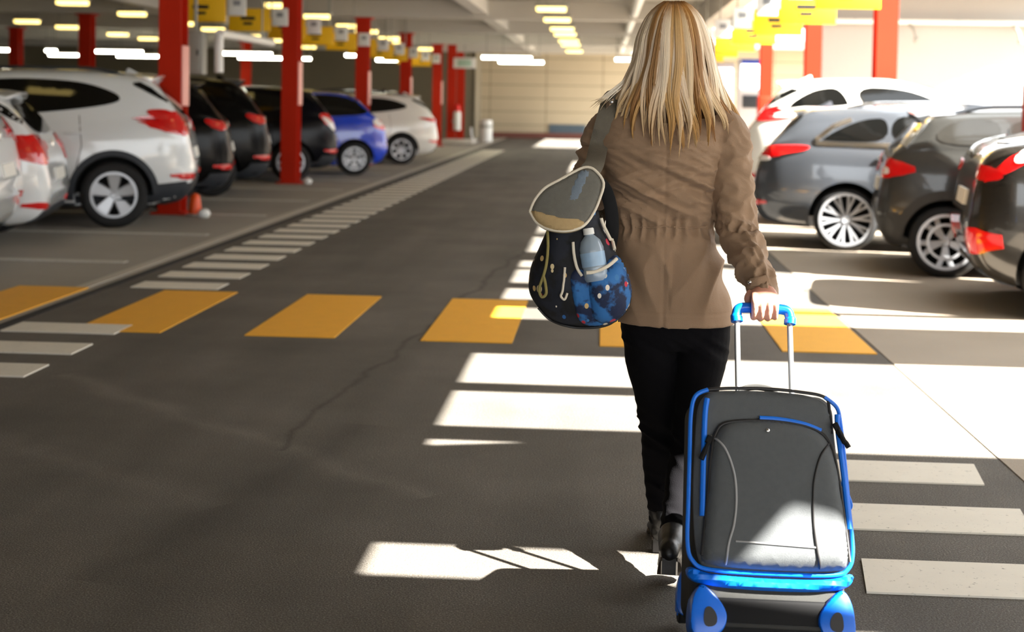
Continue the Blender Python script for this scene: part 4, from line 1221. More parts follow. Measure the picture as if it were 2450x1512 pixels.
# the pull-out handle
hx = .034
for s in (-1, 1):
    b = MB(); b.tube([(hx + s * .0765, .165, .56), (hx + s * .0765, .165, .86)], .0095, 14, flat=.8); b.build('handle_tube', M['tube_metal'], case)
    b = MB(); b.box((hx + s * .0765, .165, .600), (.04, .035, .016), bevel=.005); b.build('tube_collar', M['black_plastic'], case)
b = MB()
b.tube(spline([(hx - .0765, .165, .836), (hx - .0775, .165, .856), (hx - .068, .165, .876), (hx - .03, .165, .880), (hx + .03, .165, .880), (hx + .068, .165, .876), (hx + .0775, .165, .856), (hx + .0765, .165, .836)], 6), lambda t: .0155 + (.003 if t < .12 or t > .88 else 0), 14, flat=.9)
grip = b.build('handle_grip', M['case_blue_hard'], case)
b = MB(); b.box((hx, .162, .893), (.03, .018, .012), bevel=.004); b.build('release_button', M['pipe_dark'], grip)
b = MB(); b.tube(spline([(-.05, .10, .592), (-.045, .10, .622), (0, .10, .632), (.045, .10, .622), (.05, .10, .592)], 6), .010, 10, flat=.6); b.build('top_handle', M['case_dark'], case)
# ------------------------------------------------------------------ the person, seen from behind
YB = 4.50                                            # the torso's own distance down the lane
def remeshed(o, vox, smooth=3, fac=.5):
    m = o.modifiers.new('r', 'REMESH'); m.mode = 'VOXEL'; m.voxel_size = vox; m.use_smooth_shade = True
    if smooth:
        m = o.modifiers.new('s', 'SMOOTH'); m.iterations = smooth; m.factor = fac
    baked(o)
    for p in o.data.polygons: p.use_smooth = True
    return o
def displace(o, fn):
    me = o.data
    n = len(me.vertices)
    co = np.empty(n * 3); no = np.empty(n * 3)
    me.vertices.foreach_get('co', co); me.vertices.foreach_get('normal', no)
    co = co.reshape(-1, 3); no = no.reshape(-1, 3)
    d = np.array([fn(Vector(c), Vector(q)) for c, q in zip(co, no)])
    co += no * d[:, None]
    me.vertices.foreach_set('co', co.ravel()); me.update()
def limb(mb, pts, n=20, k=4):
    """pts: (centre, radius across, radius deep); a smooth tapering tube"""
    C = spline([p[0] for p in pts], k)
    Rr = spline([Vector((p[1], p[2], 0)) for p in pts], k)
    rings = []
    N = len(C)
    for i in range(N):
        t = (C[min(i + 1, N - 1)] - C[max(i - 1, 0)]).normalized()
        x = Vector((1, 0, 0)) - t * t.x
        x.normalize(); y = t.cross(x)
        rings.append([C[i] + x * cos(a) * Rr[i].x + y * sin(a) * Rr[i].y for a in [2 * pi * q / n for q in range(n)]])
    # rounded ends
    def capr(r, c, t, R_):
        return [[c + (p - c) * cos(q) + t * R_ * sin(q) for p in r] for q in (.5, 1.0, 1.35)]
    t0 = (C[0] - C[1]).normalized(); t1 = (C[-1] - C[-2]).normalized()
    rings = capr(rings[0], C[0], t0, min(Rr[0].x, Rr[0].y))[::-1] + rings + capr(rings[-1], C[-1], t1, min(Rr[-1].x, Rr[-1].y))
    mb.loft(rings)
def ringset(mb, rows, n=36, ex=2.3):
    """rows: (left px, right px, py, Y centre, half depth)"""
    P = []
    for (l, r, py, Y, hd) in rows:
        a, b_ = T(l, py, Y), T(r, py, Y)
        P.append((a.x, b_.x, (a.z + b_.z) / 2, Y, hd))
    f = [spline([Vector((p[0], p[1], p[2])) for p in P], 5), spline([Vector((p[3], p[4], 0)) for p in P], 5)]
    rings = []
    for q, w in zip(*f):
        c, h = (q.x + q.y) / 2, (q.y - q.x) / 2
        ring = []
        for k in range(n):
            a = 2 * pi * k / n
            ca, sa = cos(a), sin(a)
            ring.append((c + h * abs(ca) ** (2 / ex) * (1 if ca > 0 else -1), w.x + w.y * abs(sa) ** (2 / ex) * (1 if sa > 0 else -1), q.z))
        rings.append(ring)
    mb.loft(rings)

M['skin'] = mat('skin', (206, 146, 124), .5, var=.06, scale=25, bump=.05, bscale=120)
M['jacket'] = mat('jacket_cotton', (150, 123, 98), .75, spec=.25, var=.09, scale=7, bump=.22, bscale=420, sheen=.1)
M['trousers'] = mat('black_trousers', (12, 11, 14), .9, spec=.12, var=.15, scale=12, bump=.15, bscale=300)
M['boots'] = mat('black_leather', (17, 15, 15), .38, var=.15, scale=20, bump=.08, bscale=60)
M['sole'] = mat('boot_sole', (58, 46, 34), .7, var=.1, scale=30)

# --- body: head, neck, trunk, limbs, hands in one skin
b = MB()
hc = T(1610, 98, 4.49)                               # middle of the head
for (dx, dy, dz, rx, ry, rz) in ((0, .0, .02, .074, .092, .098), (0, .035, -.045, .056, .062, .066), (0, .055, -.085, .034, .036, .028), (0, .095, -.018, .012, .022, .020), (0, .083, .0, .011, .018, .03),
                                 (-.074, .005, -.015, .009, .018, .03), (.074, .005, -.015, .009, .018, .03), (-.032, .078, .022, .022, .012, .009), (.032, .078, .022, .022, .012, .009),
                                 (0, .090, -.056, .022, .010, .006), (0, .087, -.067, .019, .010, .006), (-.038, .065, -.02, .02, .02, .02), (.038, .065, -.02, .02, .02, .02)):
    b.ell(hc + Vector((dx, dy, dz)), (rx, ry, rz))
nk = T(1604, 250, 4.49)
limb(b, [(hc + Vector((0, .005, -.05)), .052, .055), (hc + Vector((-.003, -.005, -.12)), .05, .052), (nk + Vector((0, 0, -.03)), .07, .06)])
ringset(b, [(1540, 1665, 240, 4.49, .05), (1475, 1715, 275, 4.49, .07), (1470, 1705, 340, 4.49, .09), (1475, 1690, 420, 4.49, .095), (1488, 1690, 520, 4.49, .078), (1490, 1715, 640, 4.49, .088), (1500, 1735, 760, 4.50, .09), (1540, 1700, 830, 4.5, .07)])
SR, ER, WR = T(1738, 318, 4.49), T(1764, 545, 4.43), T(1826, 688, 4.19)
SL, EL, WL = T(1448, 312, 4.50), T(1408, 470, 4.56), T(1452, 350, 4.72)
HIPL, KNL, ANL = T(1558, 770, 4.50), T(1582, 1020, 4.52), T(1586, 1232, 4.47)
HIPR, KNR, ANR = T(1678, 770, 4.50), T(1668, 1040, 4.42), T(1606, 1322, 4.14)
limb(b, [(SR, .038, .038), (ER, .032, .032), (WR, .022, .019)])
limb(b, [(SL, .038, .038), (EL, .032, .032), (WL, .022, .019)])
LEG_L = [T(1554, 775, 4.50), T(1562, 860, 4.50), T(1573, 940, 4.505), T(1580, 1030, 4.51), T(1583, 1110, 4.515), T(1583, 1180, 4.49), T(1584, 1236, 4.475)]
LEG_R = [T(1684, 775, 4.50), T(1676, 860, 4.48), T(1664, 940, 4.46), T(1655, 1040, 4.42), T(1640, 1130, 4.36), T(1622, 1220, 4.26), T(1612, 1292, 4.18)]
for lg in (LEG_L, LEG_R):
    limb(b, [(p, r_, r_) for p, r_ in zip(lg, (.062, .058, .048, .042, .038, .028, .024))])
# the right hand holds the grip: knuckles above the bar, fingers over it and under
GR = case.matrix_basis @ Vector((hx, .165, .880))    # middle of the grip
GX = (case.matrix_basis.to_3x3() @ Vector((1, 0, 0))).normalized()
def hand(grip, gx, wrist, side, back=-1):
    """side: +1 puts the thumb towards -gx; back: which way the back of the hand faces (in Y)"""
    kn = grip + Vector((0, back * .016, .030))
    palm = [(wrist, .026, .019), (wrist * .5 + kn * .5 + Vector((0, back * .004, .004)), .036, .017), (kn + Vector((0, -back * .004, .004)), .042, .015)]
    limb(b, palm, 16)
    for i, (off, ln) in enumerate(((-.031, .95), (-.0105, 1.05), (.0105, 1.0), (.031, .84))):
        o = grip + gx * off
        r = .0095 if i < 3 else .0083
        pts = [o + Vector((0, back * .006, .040)), o + Vector((0, back * (.0265), .026)), o + Vector((0, back * .0295, .004)),
               o + Vector((0, back * .022 * ln, -.020)), o + Vector((0, back * .004, -.029 * ln)), o + Vector((0, -back * .015, -.025 * ln)), o + Vector((0, -back * .024, -.010))]
        P = spline(pts, 4)
        b.tube(P, lambda t, r=r: r * (1.12 - .28 * t + .10 * math.exp(-((t - .2) / .06) ** 2) + .07 * math.exp(-((t - .55) / .06) ** 2)), 12)
        b.ell(P[-1], (r * .8, r * .8, r * .8))
    th = [wrist * .45 + grip * .55 - gx * side * .036 + Vector((0, -back * .004, .018)), grip - gx * side * .046 + Vector((0, -back * .022, .022)), grip - gx * side * .034 + Vector((0, -back * .034, .004)), grip - gx * side * .014 + Vector((0, -back * .034, -.010))]
    P = spline(th, 4)
    b.tube(P, lambda t: .0125 - .003 * t, 12); b.ell(P[-1], (.009, .009, .009))
HG = GR + GX * .003
hand(HG, GX, WR, 1)
LG = T(1472, 318, 4.70)
hand(LG, Vector((.35, .1, .93)).normalized(), WL, 1, 1)
body = b.build('person', M['skin'])
remeshed(body, .0042, 2, .4)
tag(body, 'person with long blonde hair and tan jacket walking away, holding the suitcase handle', 'person')
person = body
def child(o):
    o.parent = person
    return o

# --- jacket
b = MB()
ringset(b, [(1545, 1668, 238, 4.49, .055), (1500, 1700, 256, 4.49, .085), (1452, 1738, 280, 4.49, .105), (1434, 1748, 310, 4.49, .122), (1434, 1738, 350, 4.49, .135), (1440, 1724, 400, 4.49, .138), (1452, 1712, 460, 4.49, .13), (1466, 1708, 520, 4.49, .122),
            (1472, 1710, 545, 4.49, .122), (1472, 1718, 590, 4.49, .132), (1473, 1733, 650, 4.49, .142), (1474, 1747, 710, 4.49, .148), (1476, 1757, 766, 4.49, .150), (1478, 1756, 769, 4.49, .146)], 44)
limb(b, [(T(1716, 292, 4.49), .058, .062), (T(1744, 340, 4.48), .066, .068), (T(1752, 440, 4.45), .062, .064), (T(1764, 545, 4.41), .064, .062), (T(1796, 630, 4.28), .056, .054), (T(1820, 680, 4.205), .046, .044), (T(1830, 712, 4.165), .042, .038)], 28, 6)
limb(b, [(T(1476, 288, 4.49), .056, .062), (T(1444, 325, 4.50), .063, .068), (T(1424, 400, 4.53), .060, .062), (T(1410, 468, 4.56), .058, .06), (T(1424, 410, 4.66), .052, .05), (T(1450, 356, 4.71), .040, .038)], 28, 6)
jacket = child(b.build('jacket', M['jacket']))
remeshed(jacket, .0052, 6, .5)
ax = SR - ER
def ridged(p, f=1.0):
    n1 = abs(noise.noise(p * f))
    return 1 - 2 * n1 ** .8
zw = T(1590, 545, 4.37).z
x_mid = T(1590, 545, 4.37).x
def folds(c, nrm):
    h = 0.0
    # which piece: the right sleeve lies beyond a slanting line
    z = c.z
    pr = (c - SR)
    tl = (ER - SR)
    if c.z < ER.z:
        a0, a1 = ER, T(1828, 704, 4.17)
    else:
        a0, a1 = SR, ER
    dl = (a1 - a0); tt = max(0, min(1, (c - a0).dot(dl) / dl.dot(dl)))
    ds = (c - (a0 + dl * tt)).length
    sleeve = max(0, min(1, (.085 - ds) / .02)) if c.x > T(1700, 400, 4.4).x else 0
    body_w = 1 - sleeve
    if body_w > 0:
        # drapes running down from the right armpit towards the left of the waist
        u = (c.x - x_mid)
        q = Vector((u * 3.4 + z * 1.5, c.y * 1.5, (z + u * .42) * 20 + 3))
        up = math.exp(-((z - (zw + .13)) / .12) ** 2)
        h += body_w * up * .024 * (ridged(q) - .35)
        q2 = Vector((u * 5 - z * 3, c.y * 2, (z - u * .25) * 30 - 9))
        h += body_w * up * .012 * (ridged(q2) - .4)
        wide = math.exp(-((z - (zw + .16)) / .17) ** 2)
        h += body_w * wide * .0065 * (ridged(Vector((u * 7 + z * 5, c.y * 2, (z + u * .55) * 46 + 60))) - .4)
        # gathers at the drawn waist
        g = math.exp(-((z - zw) / .032) ** 2)
        h += body_w * g * (.016 * (ridged(Vector((u * 36, c.y * 36, z * 6))) - .5) - .008)
        # long folds below it
        lo = math.exp(-((z - (zw - .13)) / .11) ** 2)
        sg = -1 if u < 0.02 else 1
        q3 = Vector((u * 13 + sg * (zw - z) * 5.0, c.y * 2, z * 2.2 + 40))
        h += body_w * lo * .019 * (ridged(q3) - .4)
        # back seam, yoke seam, hem stitch
        h -= body_w * .004 * math.exp(-((u - .0) / .0045) ** 2) * (1 if z < zw + .3 else 0)
        zy = zw + .235 - .03 * u
        h -= body_w * .0045 * math.exp(-((z - zy) / .004) ** 2)
        h -= body_w * .002 * math.exp(-((z - (T(1600, 752, 4.35).z)) / .003) ** 2)
    if sleeve > 0:
        s = tt + (1 if c.z < ER.z else 0)
        ang = math.atan2(c.y - (a0 + dl * tt).y, c.x - (a0 + dl * tt).x)
        q = Vector((s * 4.2 + .5 * sin(ang), sin(ang) * .9, cos(ang) * .9 + 7))
        h += sleeve * .012 * (ridged(q) - .4)
        q = Vector((s * 8 - .9 * cos(ang), sin(ang) * 1.6 + 5, cos(ang) * 1.6))
        h += sleeve * .0045 * (ridged(q) - .4) * (1 + .8 * math.exp(-((s - 1) / .25) ** 2))
        h -= sleeve * .003 * math.exp(-((s - 1.88) / .012) ** 2)
    h += .0022 * noise.noise(c * 22) 
    return h
displace(jacket, folds)
m = jacket.modifiers.new('s', 'SMOOTH'); m.iterations = 1; m.factor = .4
baked(jacket)
for p in jacket.data.polygons: p.use_smooth = True
# collar, drawcord, cuff tab, shoulder tabs
jb = BVHTree.FromPolygons([v.co.copy() for v in jacket.data.vertices], [list(p.vertices) for p in jacket.data.polygons])
def onj(px, py, off=.003):
    d = (T(px, py, 4.0) - Vector((0, 0, CAM_H))).normalized()
    p, n_, i, ds = jb.ray_cast(Vector((0, 0, CAM_H)), d)
    return (p + n_ * off, n_) if p is not None else (T(px, py, 4.36), Vector((0, -1, 0)))
def on_jacket(name, pts, r, m, n=6, flat=.5, par=None, off=.002):
    P = [onj(x, y, off)[0] for x, y in spline([Vector((q[0], q[1])) for q in pts], n)]
    q = MB(); q.tube(P, r, 8, flat=1)
    return q.build(name, m, par or jacket)
on_jacket('drawcord', [(1520, 543), (1560, 545), (1590, 541), (1640, 546), (1690, 541)], .0028, M['jacket'])
def tab(name, pts, w, label=None):
    q = MB(); P = [onj(x, y, .005)[0] for x, y in pts]
    q.tube(spline(P, 6), w, 10, flat=.25, updir=(0, -1, .2)); o = q.build(name, M['jacket'], jacket)
    e, n_ = onj(*pts[-1], .010)
    k = MB(); k.ell(e, (.007, .007, .007)); kb = k.build('button', M['chrome'], o); kb['label'] = 'small silver button'
tab('cuff_tab', [(1835, 668), (1815, 674), (1797, 676)], .012)
tab('shoulder_tab', [(1750, 290), (1738, 280), (1724, 270)], .013)
tab('shoulder_tab', [(1442, 272), (1452, 258), (1463, 244)], .013)

# collar round the neck and the front zip
b = MB()
cr = [[hc_ + Vector((r_ * 1.15 * cos(a), r_ * sin(a) - .004, z)) for a in [2 * pi * k / 28 for k in range(28)]] for hc_, r_, z in ((nk, .092, -.055), (nk, .080, -.015), (nk, .074, .012), (nk, .068, .010), (nk, .074, -.02))]
b.loft(cr, True, False); b.build('collar', M['jacket'], jacket)
P = []
for k in range(14):
    z = nk.z - .06 - k * .036
    p, n_, i_, d_ = jb.ray_cast(Vector((x_mid + .005, 6, z)), Vector((0, -1, 0)))
    if p is not None: P.append(p + n_ * .003)
b = MB(); b.tube(P, .006, 8, flat=.6); b.build('front_zip', M['boots'], jacket)
M['eye'] = mat('eye_white', (235, 232, 226), .2, var=.02, scale=9)
M['iris'] = mat('iris', (58, 74, 84), .2, var=.1, scale=40)
for sx in (-1, 1):
    b = MB(); b.ell((0, 0, 0), (.0125, .0125, .0125)); e = child(b.build('eye', M['eye'], loc=tuple(hc + Vector((sx * .031, .072, .004)))))
    b = MB(); b.ell((0, .0095, 0), (.0062, .0042, .0062)); b.build('iris', M['iris'], e)

# --- trousers
b = MB()
ringset(b, [(1486, 1744, 700, 4.49, .104), (1484, 1748, 760, 4.495, .116), (1490, 1745, 800, 4.50, .120), (1510, 1722, 830, 4.50, .10)], 36)
limb(b, [(p, *r_) for p, r_ in zip(LEG_L, ((.092, .108), (.088, .100), (.073, .083), (.066, .070), (.061, .066), (.048, .050), (.043, .044)))], 24, 5)
limb(b, [(p, *r_) for p, r_ in zip(LEG_R, ((.086, .108), (.082, .098), (.070, .082), (.062, .066), (.059, .062), (.047, .048), (.042, .042)))], 24, 5)
trousers = child(b.build('trousers', M['trousers']))
remeshed(trousers, .0065, 3, .5)
def tf(c, nrm):
    kz = KNL.z
    k = math.exp(-((c.z - kz) / .07) ** 2) + .8 * math.exp(-((c.z - .17) / .07) ** 2) + .6 * math.exp(-((c.z - .66) / .05) ** 2)
    return .011 * k * (ridged(Vector((c.x * 6, c.y * 6, c.z * 26 + c.x * 14))) - .45) + .0015 * noise.noise(c * 18)
displace(trousers, tf)

# --- boots
def boot(toe, heel, ank, shaft_top, label=None):
    """toe, heel: ground-side points of the sole; ank: the ankle; heeled ankle boot"""
    f = (toe - heel); L = f.length; f.normalize()
    side = Vector((f.y, -f.x, 0)).normalized(); upv = side.cross(f)
    if upv.z < 0: upv = -upv
    q = MB()
    heel_h = .05
    prof = [(-.01, heel_h + .012, .026, .030), (.02, heel_h + .022, .031, .034), (.07, heel_h + .015, .032, .032), (.12, .045, .036, .028), (.17, .032, .039, .024), (.21, .026, .036, .020), (.235, .022, .026, .014)]
    k = L / .235
    pts = [(heel + f * (x * k) + upv * z, rx, rz) for x, z, rx, rz in prof]
    rings = []
    for c, rx, rz in pts:
        rings.append([c + side * rx * cos(a) + upv * rz * sin(a) for a in [2 * pi * t / 18 for t in range(18)]])
    C0 = rings[0]; c0 = pts[0][0]
    rings = [[c0 + (p - c0) * .4 - f * .012 for p in C0]] + rings + [[pts[-1][0] + (p - pts[-1][0]) * .5 + f * .008 for p in rings[-1]]]
    q.loft(rings)
    limb(q, [(heel + f * .04 + upv * (heel_h + .02), .034, .042), (ank, .040, .043), (shaft_top, .046, .047)], 18)
    o = child(q.build('boot', M['boots']))
    remeshed(o, .005, 3, .5)
    if label: o['label'] = label
    s = MB()
    rr = []
    for x, z, rx in ((-.008, heel_h - .012, .024), (.05, heel_h - .012, .029), (.09, .035, .031), (.13, .014, .036), (.18, .003, .039), (.22, .004, .034), (.243, .009, .02)):
        c = heel + f * (x * k) + upv * z
        rr.append([c + side * rx, c - side * rx, c - side * rx + upv * .009, c + side * rx + upv * .009])
    s.loft(rr); s.build('sole', M['sole'], o)
    h = MB()
    hp = [heel + f * x + side * y for x, y in ((-.012, -.02), (-.012, .02), (.035, .024), (.035, -.024))]
    h.loft([[p + f * 0 for p in hp], [p + upv * (heel_h - .006) for p in hp]], smooth=False); h.build('heel', M['boots'], o)
    return o
hl = Vector((T(1577, 1322, 4.47).x, 4.47, .004))
boot(hl + Vector((.006, .235, 0)), hl, ANL + Vector((0, 0, -.01)), T(1585, 1225, 4.475), 'black heeled boot, the one in front')
tr = Vector((T(1604, 1405, 4.22).x, 4.225, .006)); hr = Vector((T(1600, 1405, 4.02).x, 4.035, .075))
boot(tr, hr, ANR + Vector((0, -.02, .03)), T(1611, 1284, 4.18), 'black heeled boot with lifted heel, the one behind')
# ------------------------------------------------------------------ hair
HL = [(3, 1590, 1636), (18, 1570, 1656), (45, 1552, 1674), (85, 1541, 1684), (130, 1533, 1692), (180, 1518, 1702), (225, 1500, 1716), (260, 1486, 1734), (300, 1480, 1748), (340, 1484, 1748), (372, 1490, 1742)]
f_l = pchip([(a, b_) for a, b_, c in HL]); f_r = pchip([(a, c) for a, b_, c in HL])
f_d = pchip([(3, .02), (18, .055), (45, .085), (85, .106), (130, .110), (180, .104), (225, .100), (260, .112), (300, .128), (340, .142), (372, .150)])
f_y = pchip([(3, 4.46), (45, 4.475), (130, 4.485), (225, 4.485), (300, 4.487), (372, 4.49)])
def hair_pt(phi, py, out=0.0, sway=0.0):
    l, r_ = f_l(py), f_r(py)
    Yc, dp = f_y(py), f_d(py) + out
    c = (l + r_) / 2; h = (r_ - l) / 2 + out * 700
    s = sin(phi)
    x = c + h * s + sway
    return T(x, py, Yc - dp * cos(phi) * (1 if cos(phi) > 0 else 1.06))
def tip_y(phi):
    a = abs(phi)
    base = 376 - 24 * min(1, a / .45) - 26 * max(0, min(1, (a - .45) / .6))
    return base if a < 1.35 else 326
hair_cols = []
hm = MB()
rnd = random.Random(11)
def strand(pts, r0, col0, col1, n=5, flat=.6):
    o = len(hm.v)
    hm.tube(pts, lambda t: r0 * (.55 + .75 * sin(pi * min(1, .15 + t * .8))) * (1 - .80 * max(0, (t - .72) / .28)), n, flat=flat)
    N = len(pts)
    for i in range(N):
        t = i / (N - 1)
        k = min(1, max(0, (t - .02) / .15))
        c = [col0[q] * (1 - k) + col1[q] * k for q in range(3)]
        if t > .62: c = [c[0] * (1 - .08 * (t - .62) / .38), c[1] * (1 - .20 * (t - .62) / .38), c[2] * (1 - .42 * (t - .62) / .38)]
        hair_cols.extend([c] * n)
# under-shell, so that nothing shows between the locks
rings = []
YS = [3, 8, 18, 32, 50, 75, 100, 130, 160, 190, 220, 250, 275, 295]
PH = [radians(a) for a in range(-180, 181, 10)][:-1]
for py in YS:
    rings.append([hair_pt(p if abs(p) < 1.9 else p, py, -.012) for p in PH])
o0 = len(hm.v)
# leave the face free: drop the shell in front below the fringe
vs = [p for r_ in rings for p in r_]
n_ = len(PH); fs = []
for i in range(len(rings) - 1):
    for j in range(n_):
        mid = PH[j] + radians(5)
        if abs(mid) > radians(118) and YS[i] > 45: continue
        fs.append((i * n_ + j, i * n_ + (j + 1) % n_, (i + 1) * n_ + (j + 1) % n_, (i + 1) * n_ + j))
fs.append(tuple(range(n_)))
hm.add(vs, fs)
hair_cols.extend([lin((78, 50, 24))] * len(vs))
locks = []
nl = 44
for i in range(nl):
    phi = radians(-112 + 224 * (i + .5) / nl) + rnd.uniform(-.03, .03)
    locks.append(phi)
ROOTS = [lin(c) for c in ((176, 120, 52), (190, 134, 64), (146, 98, 44))]
MIDS = [lin(c) for c in ((236, 216, 186), (218, 192, 154), (246, 234, 214), (204, 166, 112), (228, 206, 178))]
for li, phi in enumerate(locks + [radians(a) for a in (-172, -160, -148, -136, -124, 124, 136, 148, 160, 172)]):
    ty = tip_y(phi) + rnd.uniform(-30, 8)
    ph0 = rnd.uniform(0, 6.28); amp = rnd.uniform(6, 15); mid = MIDS[rnd.randrange(5)]
    if rnd.random() < .07: mid = lin((160, 118, 70))
    lift = rnd.uniform(0, .010)
    conv = rnd.uniform(.75, 1.0)
    for k in range(26):
        u = rnd.gauss(0, .5); u = max(-1, min(1, u))
        dphi = u * radians(7.0)
        top = rnd.uniform(3, 10) if rnd.random() < .75 else rnd.uniform(10, 60)
        lo = rnd.uniform(0, .006)
        yend = ty - abs(u) * rnd.uniform(5, 50) - rnd.uniform(0, 16)
        pts = []
        if abs(phi) > radians(118): yend = rnd.uniform(150, 300)
        N = 20
        for q in range(N):
            t = q / (N - 1)
            py = top + (yend - top) * t ** 1.12
            k2 = max(0, (t - .55) / .45)
            pp = phi + dphi * (1 - conv * k2 ** 1.5)
            if abs(phi) > radians(118): pp += (1 if phi > 0 else -1) * (radians(112) - abs(phi)) * min(1, t * 1.6) ** .7
            sway = amp * (t ** 1.4) * sin(6.0 * t + ph0 + u * .5) + 7.0 * k2 * sin(8 * t + ph0)
            outw = lift * sin(pi * min(1, t * 1.15)) + lo * t + .013 * sqrt(max(0, 1 - u * u)) * min(1, t * 3) + .005 * k2
            pts.append(hair_pt(pp, py, outw, sway))
        j = rnd.uniform(.86, 1.12)
        strand(pts, rnd.uniform(.0017, .0034), [v * j for v in ROOTS[rnd.randrange(3)]], [min(1, v * j) for v in mid])
# loose wisps over the left shoulder
for k in range(16):
    y0 = rnd.uniform(60, 150); a = rnd.uniform(.3, 1)
    p0 = hair_pt(radians(-88 + rnd.uniform(-12, 10)), y0, .004)
    P = [p0, T(1512 - 14 * a, 185, 4.46), T(1478 - 34 * a, 228, 4.44), T(1452 - 44 * a + rnd.uniform(-8, 8), 250 + rnd.uniform(-8, 14), 4.42)]
    strand(spline(P, 6), .0016, ROOTS[1], MIDS[2])
hair = child(hm.build('hair', None or mat('hair_blonde', (205, 180, 145), .42, spec=.35), sharp=0))
ca = hair.data.color_attributes.new('strand_colour', 'FLOAT_COLOR', 'POINT')
ca.data.foreach_set('color', np.array([[*c, 1] for c in hair_cols], dtype=np.float32).ravel())
nt = hair.data.materials[0].node_tree
an = nt.nodes.new('ShaderNodeVertexColor'); an.layer_name = 'strand_colour'
nt.links.new(an.outputs[0], nt.nodes['Principled BSDF'].inputs['Base Color'])

# ------------------------------------------------------------------ backpack on the left shoulder
def floral(name, base, dark, d0=.5):
    m = bpy.data.materials.new(name); m.use_nodes = True
    nt = m.node_tree; N = nt.nodes; L = nt.links; bs = N['Principled BSDF']
    tc = N.new('ShaderNodeTexCoord')
    cur = None
    def mixc(f, a, bcol):
        x = N.new('ShaderNodeMix'); x.data_type = 'RGBA'
        L.new(f, x.inputs[0])
        if isinstance(a, tuple): x.inputs[6].default_value = (*a, 1)
        else: L.new(a, x.inputs[6])
        if isinstance(bcol, tuple): x.inputs[7].default_value = (*bcol, 1)
        else: L.new(bcol, x.inputs[7])
        return x.outputs[2]
    nz = N.new('ShaderNodeTexNoise'); nz.inputs['Scale'].default_value = 22; nz.inputs['Detail'].default_value = 4; L.new(tc.outputs['Object'], nz.inputs[0])
    r = N.new('ShaderNodeValToRGB'); r.color_ramp.elements[0].position = .44; r.color_ramp.elements[1].position = .54; L.new(nz.outputs[0], r.inputs[0])
    cur = mixc(r.outputs[0], lin(dark), lin(base))
    for sc, size, cols, seed, den in ((26, .24, ((226, 216, 194), (60, 120, 176), (206, 60, 80), (226, 206, 160)), 0, d0), (44, .27, ((235, 226, 210), (190, 44, 62), (40, 96, 160), (214, 180, 120)), 7, d0 + .08)):
        mp = N.new('ShaderNodeMapping'); mp.inputs['Location'].default_value = (seed, seed * .7, 0); mp.inputs['Scale'].default_value = (1, .6, .72); L.new(tc.outputs['Object'], mp.inputs[0])
        v = N.new('ShaderNodeTexVoronoi'); v.inputs['Scale'].default_value = sc; L.new(mp.outputs[0], v.inputs[0])
        lt = N.new('ShaderNodeMath'); lt.operation = 'LESS_THAN'; lt.inputs[1].default_value = size; L.new(v.outputs['Distance'], lt.inputs[0])
        sp = N.new('ShaderNodeSeparateColor'); L.new(v.outputs['Color'], sp.inputs[0])
        cr = N.new('ShaderNodeValToRGB'); cr.color_ramp.interpolation = 'CONSTANT'
        e = cr.color_ramp.elements
        while len(e) < len(cols): e.new(.5)
        for i, c in enumerate(cols): e[i].position = i / len(cols); e[i].color = (*lin(c), 1)
        L.new(sp.outputs[1], cr.inputs[0])
        th = N.new('ShaderNodeMath'); th.operation = 'GREATER_THAN'; th.inputs[1].default_value = den; L.new(sp.outputs[0], th.inputs[0])
        mu = N.new('ShaderNodeMath'); mu.operation = 'MULTIPLY'; L.new(lt.outputs[0], mu.inputs[0]); L.new(th.outputs[0], mu.inputs[1])
        cur = mixc(mu.outputs[0], cur, cr.outputs[0])
    L.new(cur, bs.inputs['Base Color']); bs.inputs['Roughness'].default_value = .75
    n2 = N.new('ShaderNodeTexNoise'); n2.inputs['Scale'].default_value = 30; L.new(tc.outputs['Object'], n2.inputs[0])
    bp = N.new('ShaderNodeBump'); bp.inputs['Strength'].default_value = .3; bp.inputs['Distance'].default_value = .01; L.new(n2.outputs[0], bp.inputs['Height']); L.new(bp.outputs[0], bs.inputs['Normal'])
    return m
M['floral_dark'] = floral('floral_navy', (22, 26, 38), (10, 10, 13), .80)
M['floral_blue'] = floral('floral_blue', (44, 108, 172), (20, 34, 66), .40)
M['flap_grey'] = fabric('flap_felt', (112, 110, 102), 500, .35, .9, .14)
M['flap_tan'] = fabric('flap_tan', (186, 160, 116), 500, .25, .8, .1)
M['cream_trim'] = fabric('cream_trim', (228, 218, 198), 500, .2, .8, .06)
M['strap_grey'] = fabric('strap_webbing', (108, 102, 90), 420, .4, .85, .12)
M['cord_olive'] = fabric('cord_olive', (150, 138, 84), 600, .3, .8, .1)
BY = 4.27
pack = empty('backpack', 'navy flowered backpack with grey flap hanging from the left shoulder', 'backpack', tuple(T(1390, 640, BY)))
PI_ = pack.matrix_basis.inverted()
def loc(p): return Vector(p) - pack.location
rows = [(500, 1338, 1432, .055), (530, 1318, 1436, .07), (560, 1304, 1450, .082), (600, 1287, 1472, .092), (640, 1270, 1496, .10), (680, 1265, 1507, .104), (705, 1268, 1511, .102), (725, 1279, 1508, .096), (745, 1295, 1496, .086), (762, 1314, 1478, .07), (776, 1340, 1458, .05), (784, 1372, 1432, .025)]
b = MB()
R1 = spline([Vector((r_[1], r_[2], r_[0])) for r_ in rows], 4); R2 = spline([Vector((r_[3], 0, 0)) for r_ in rows], 4)
rings = []
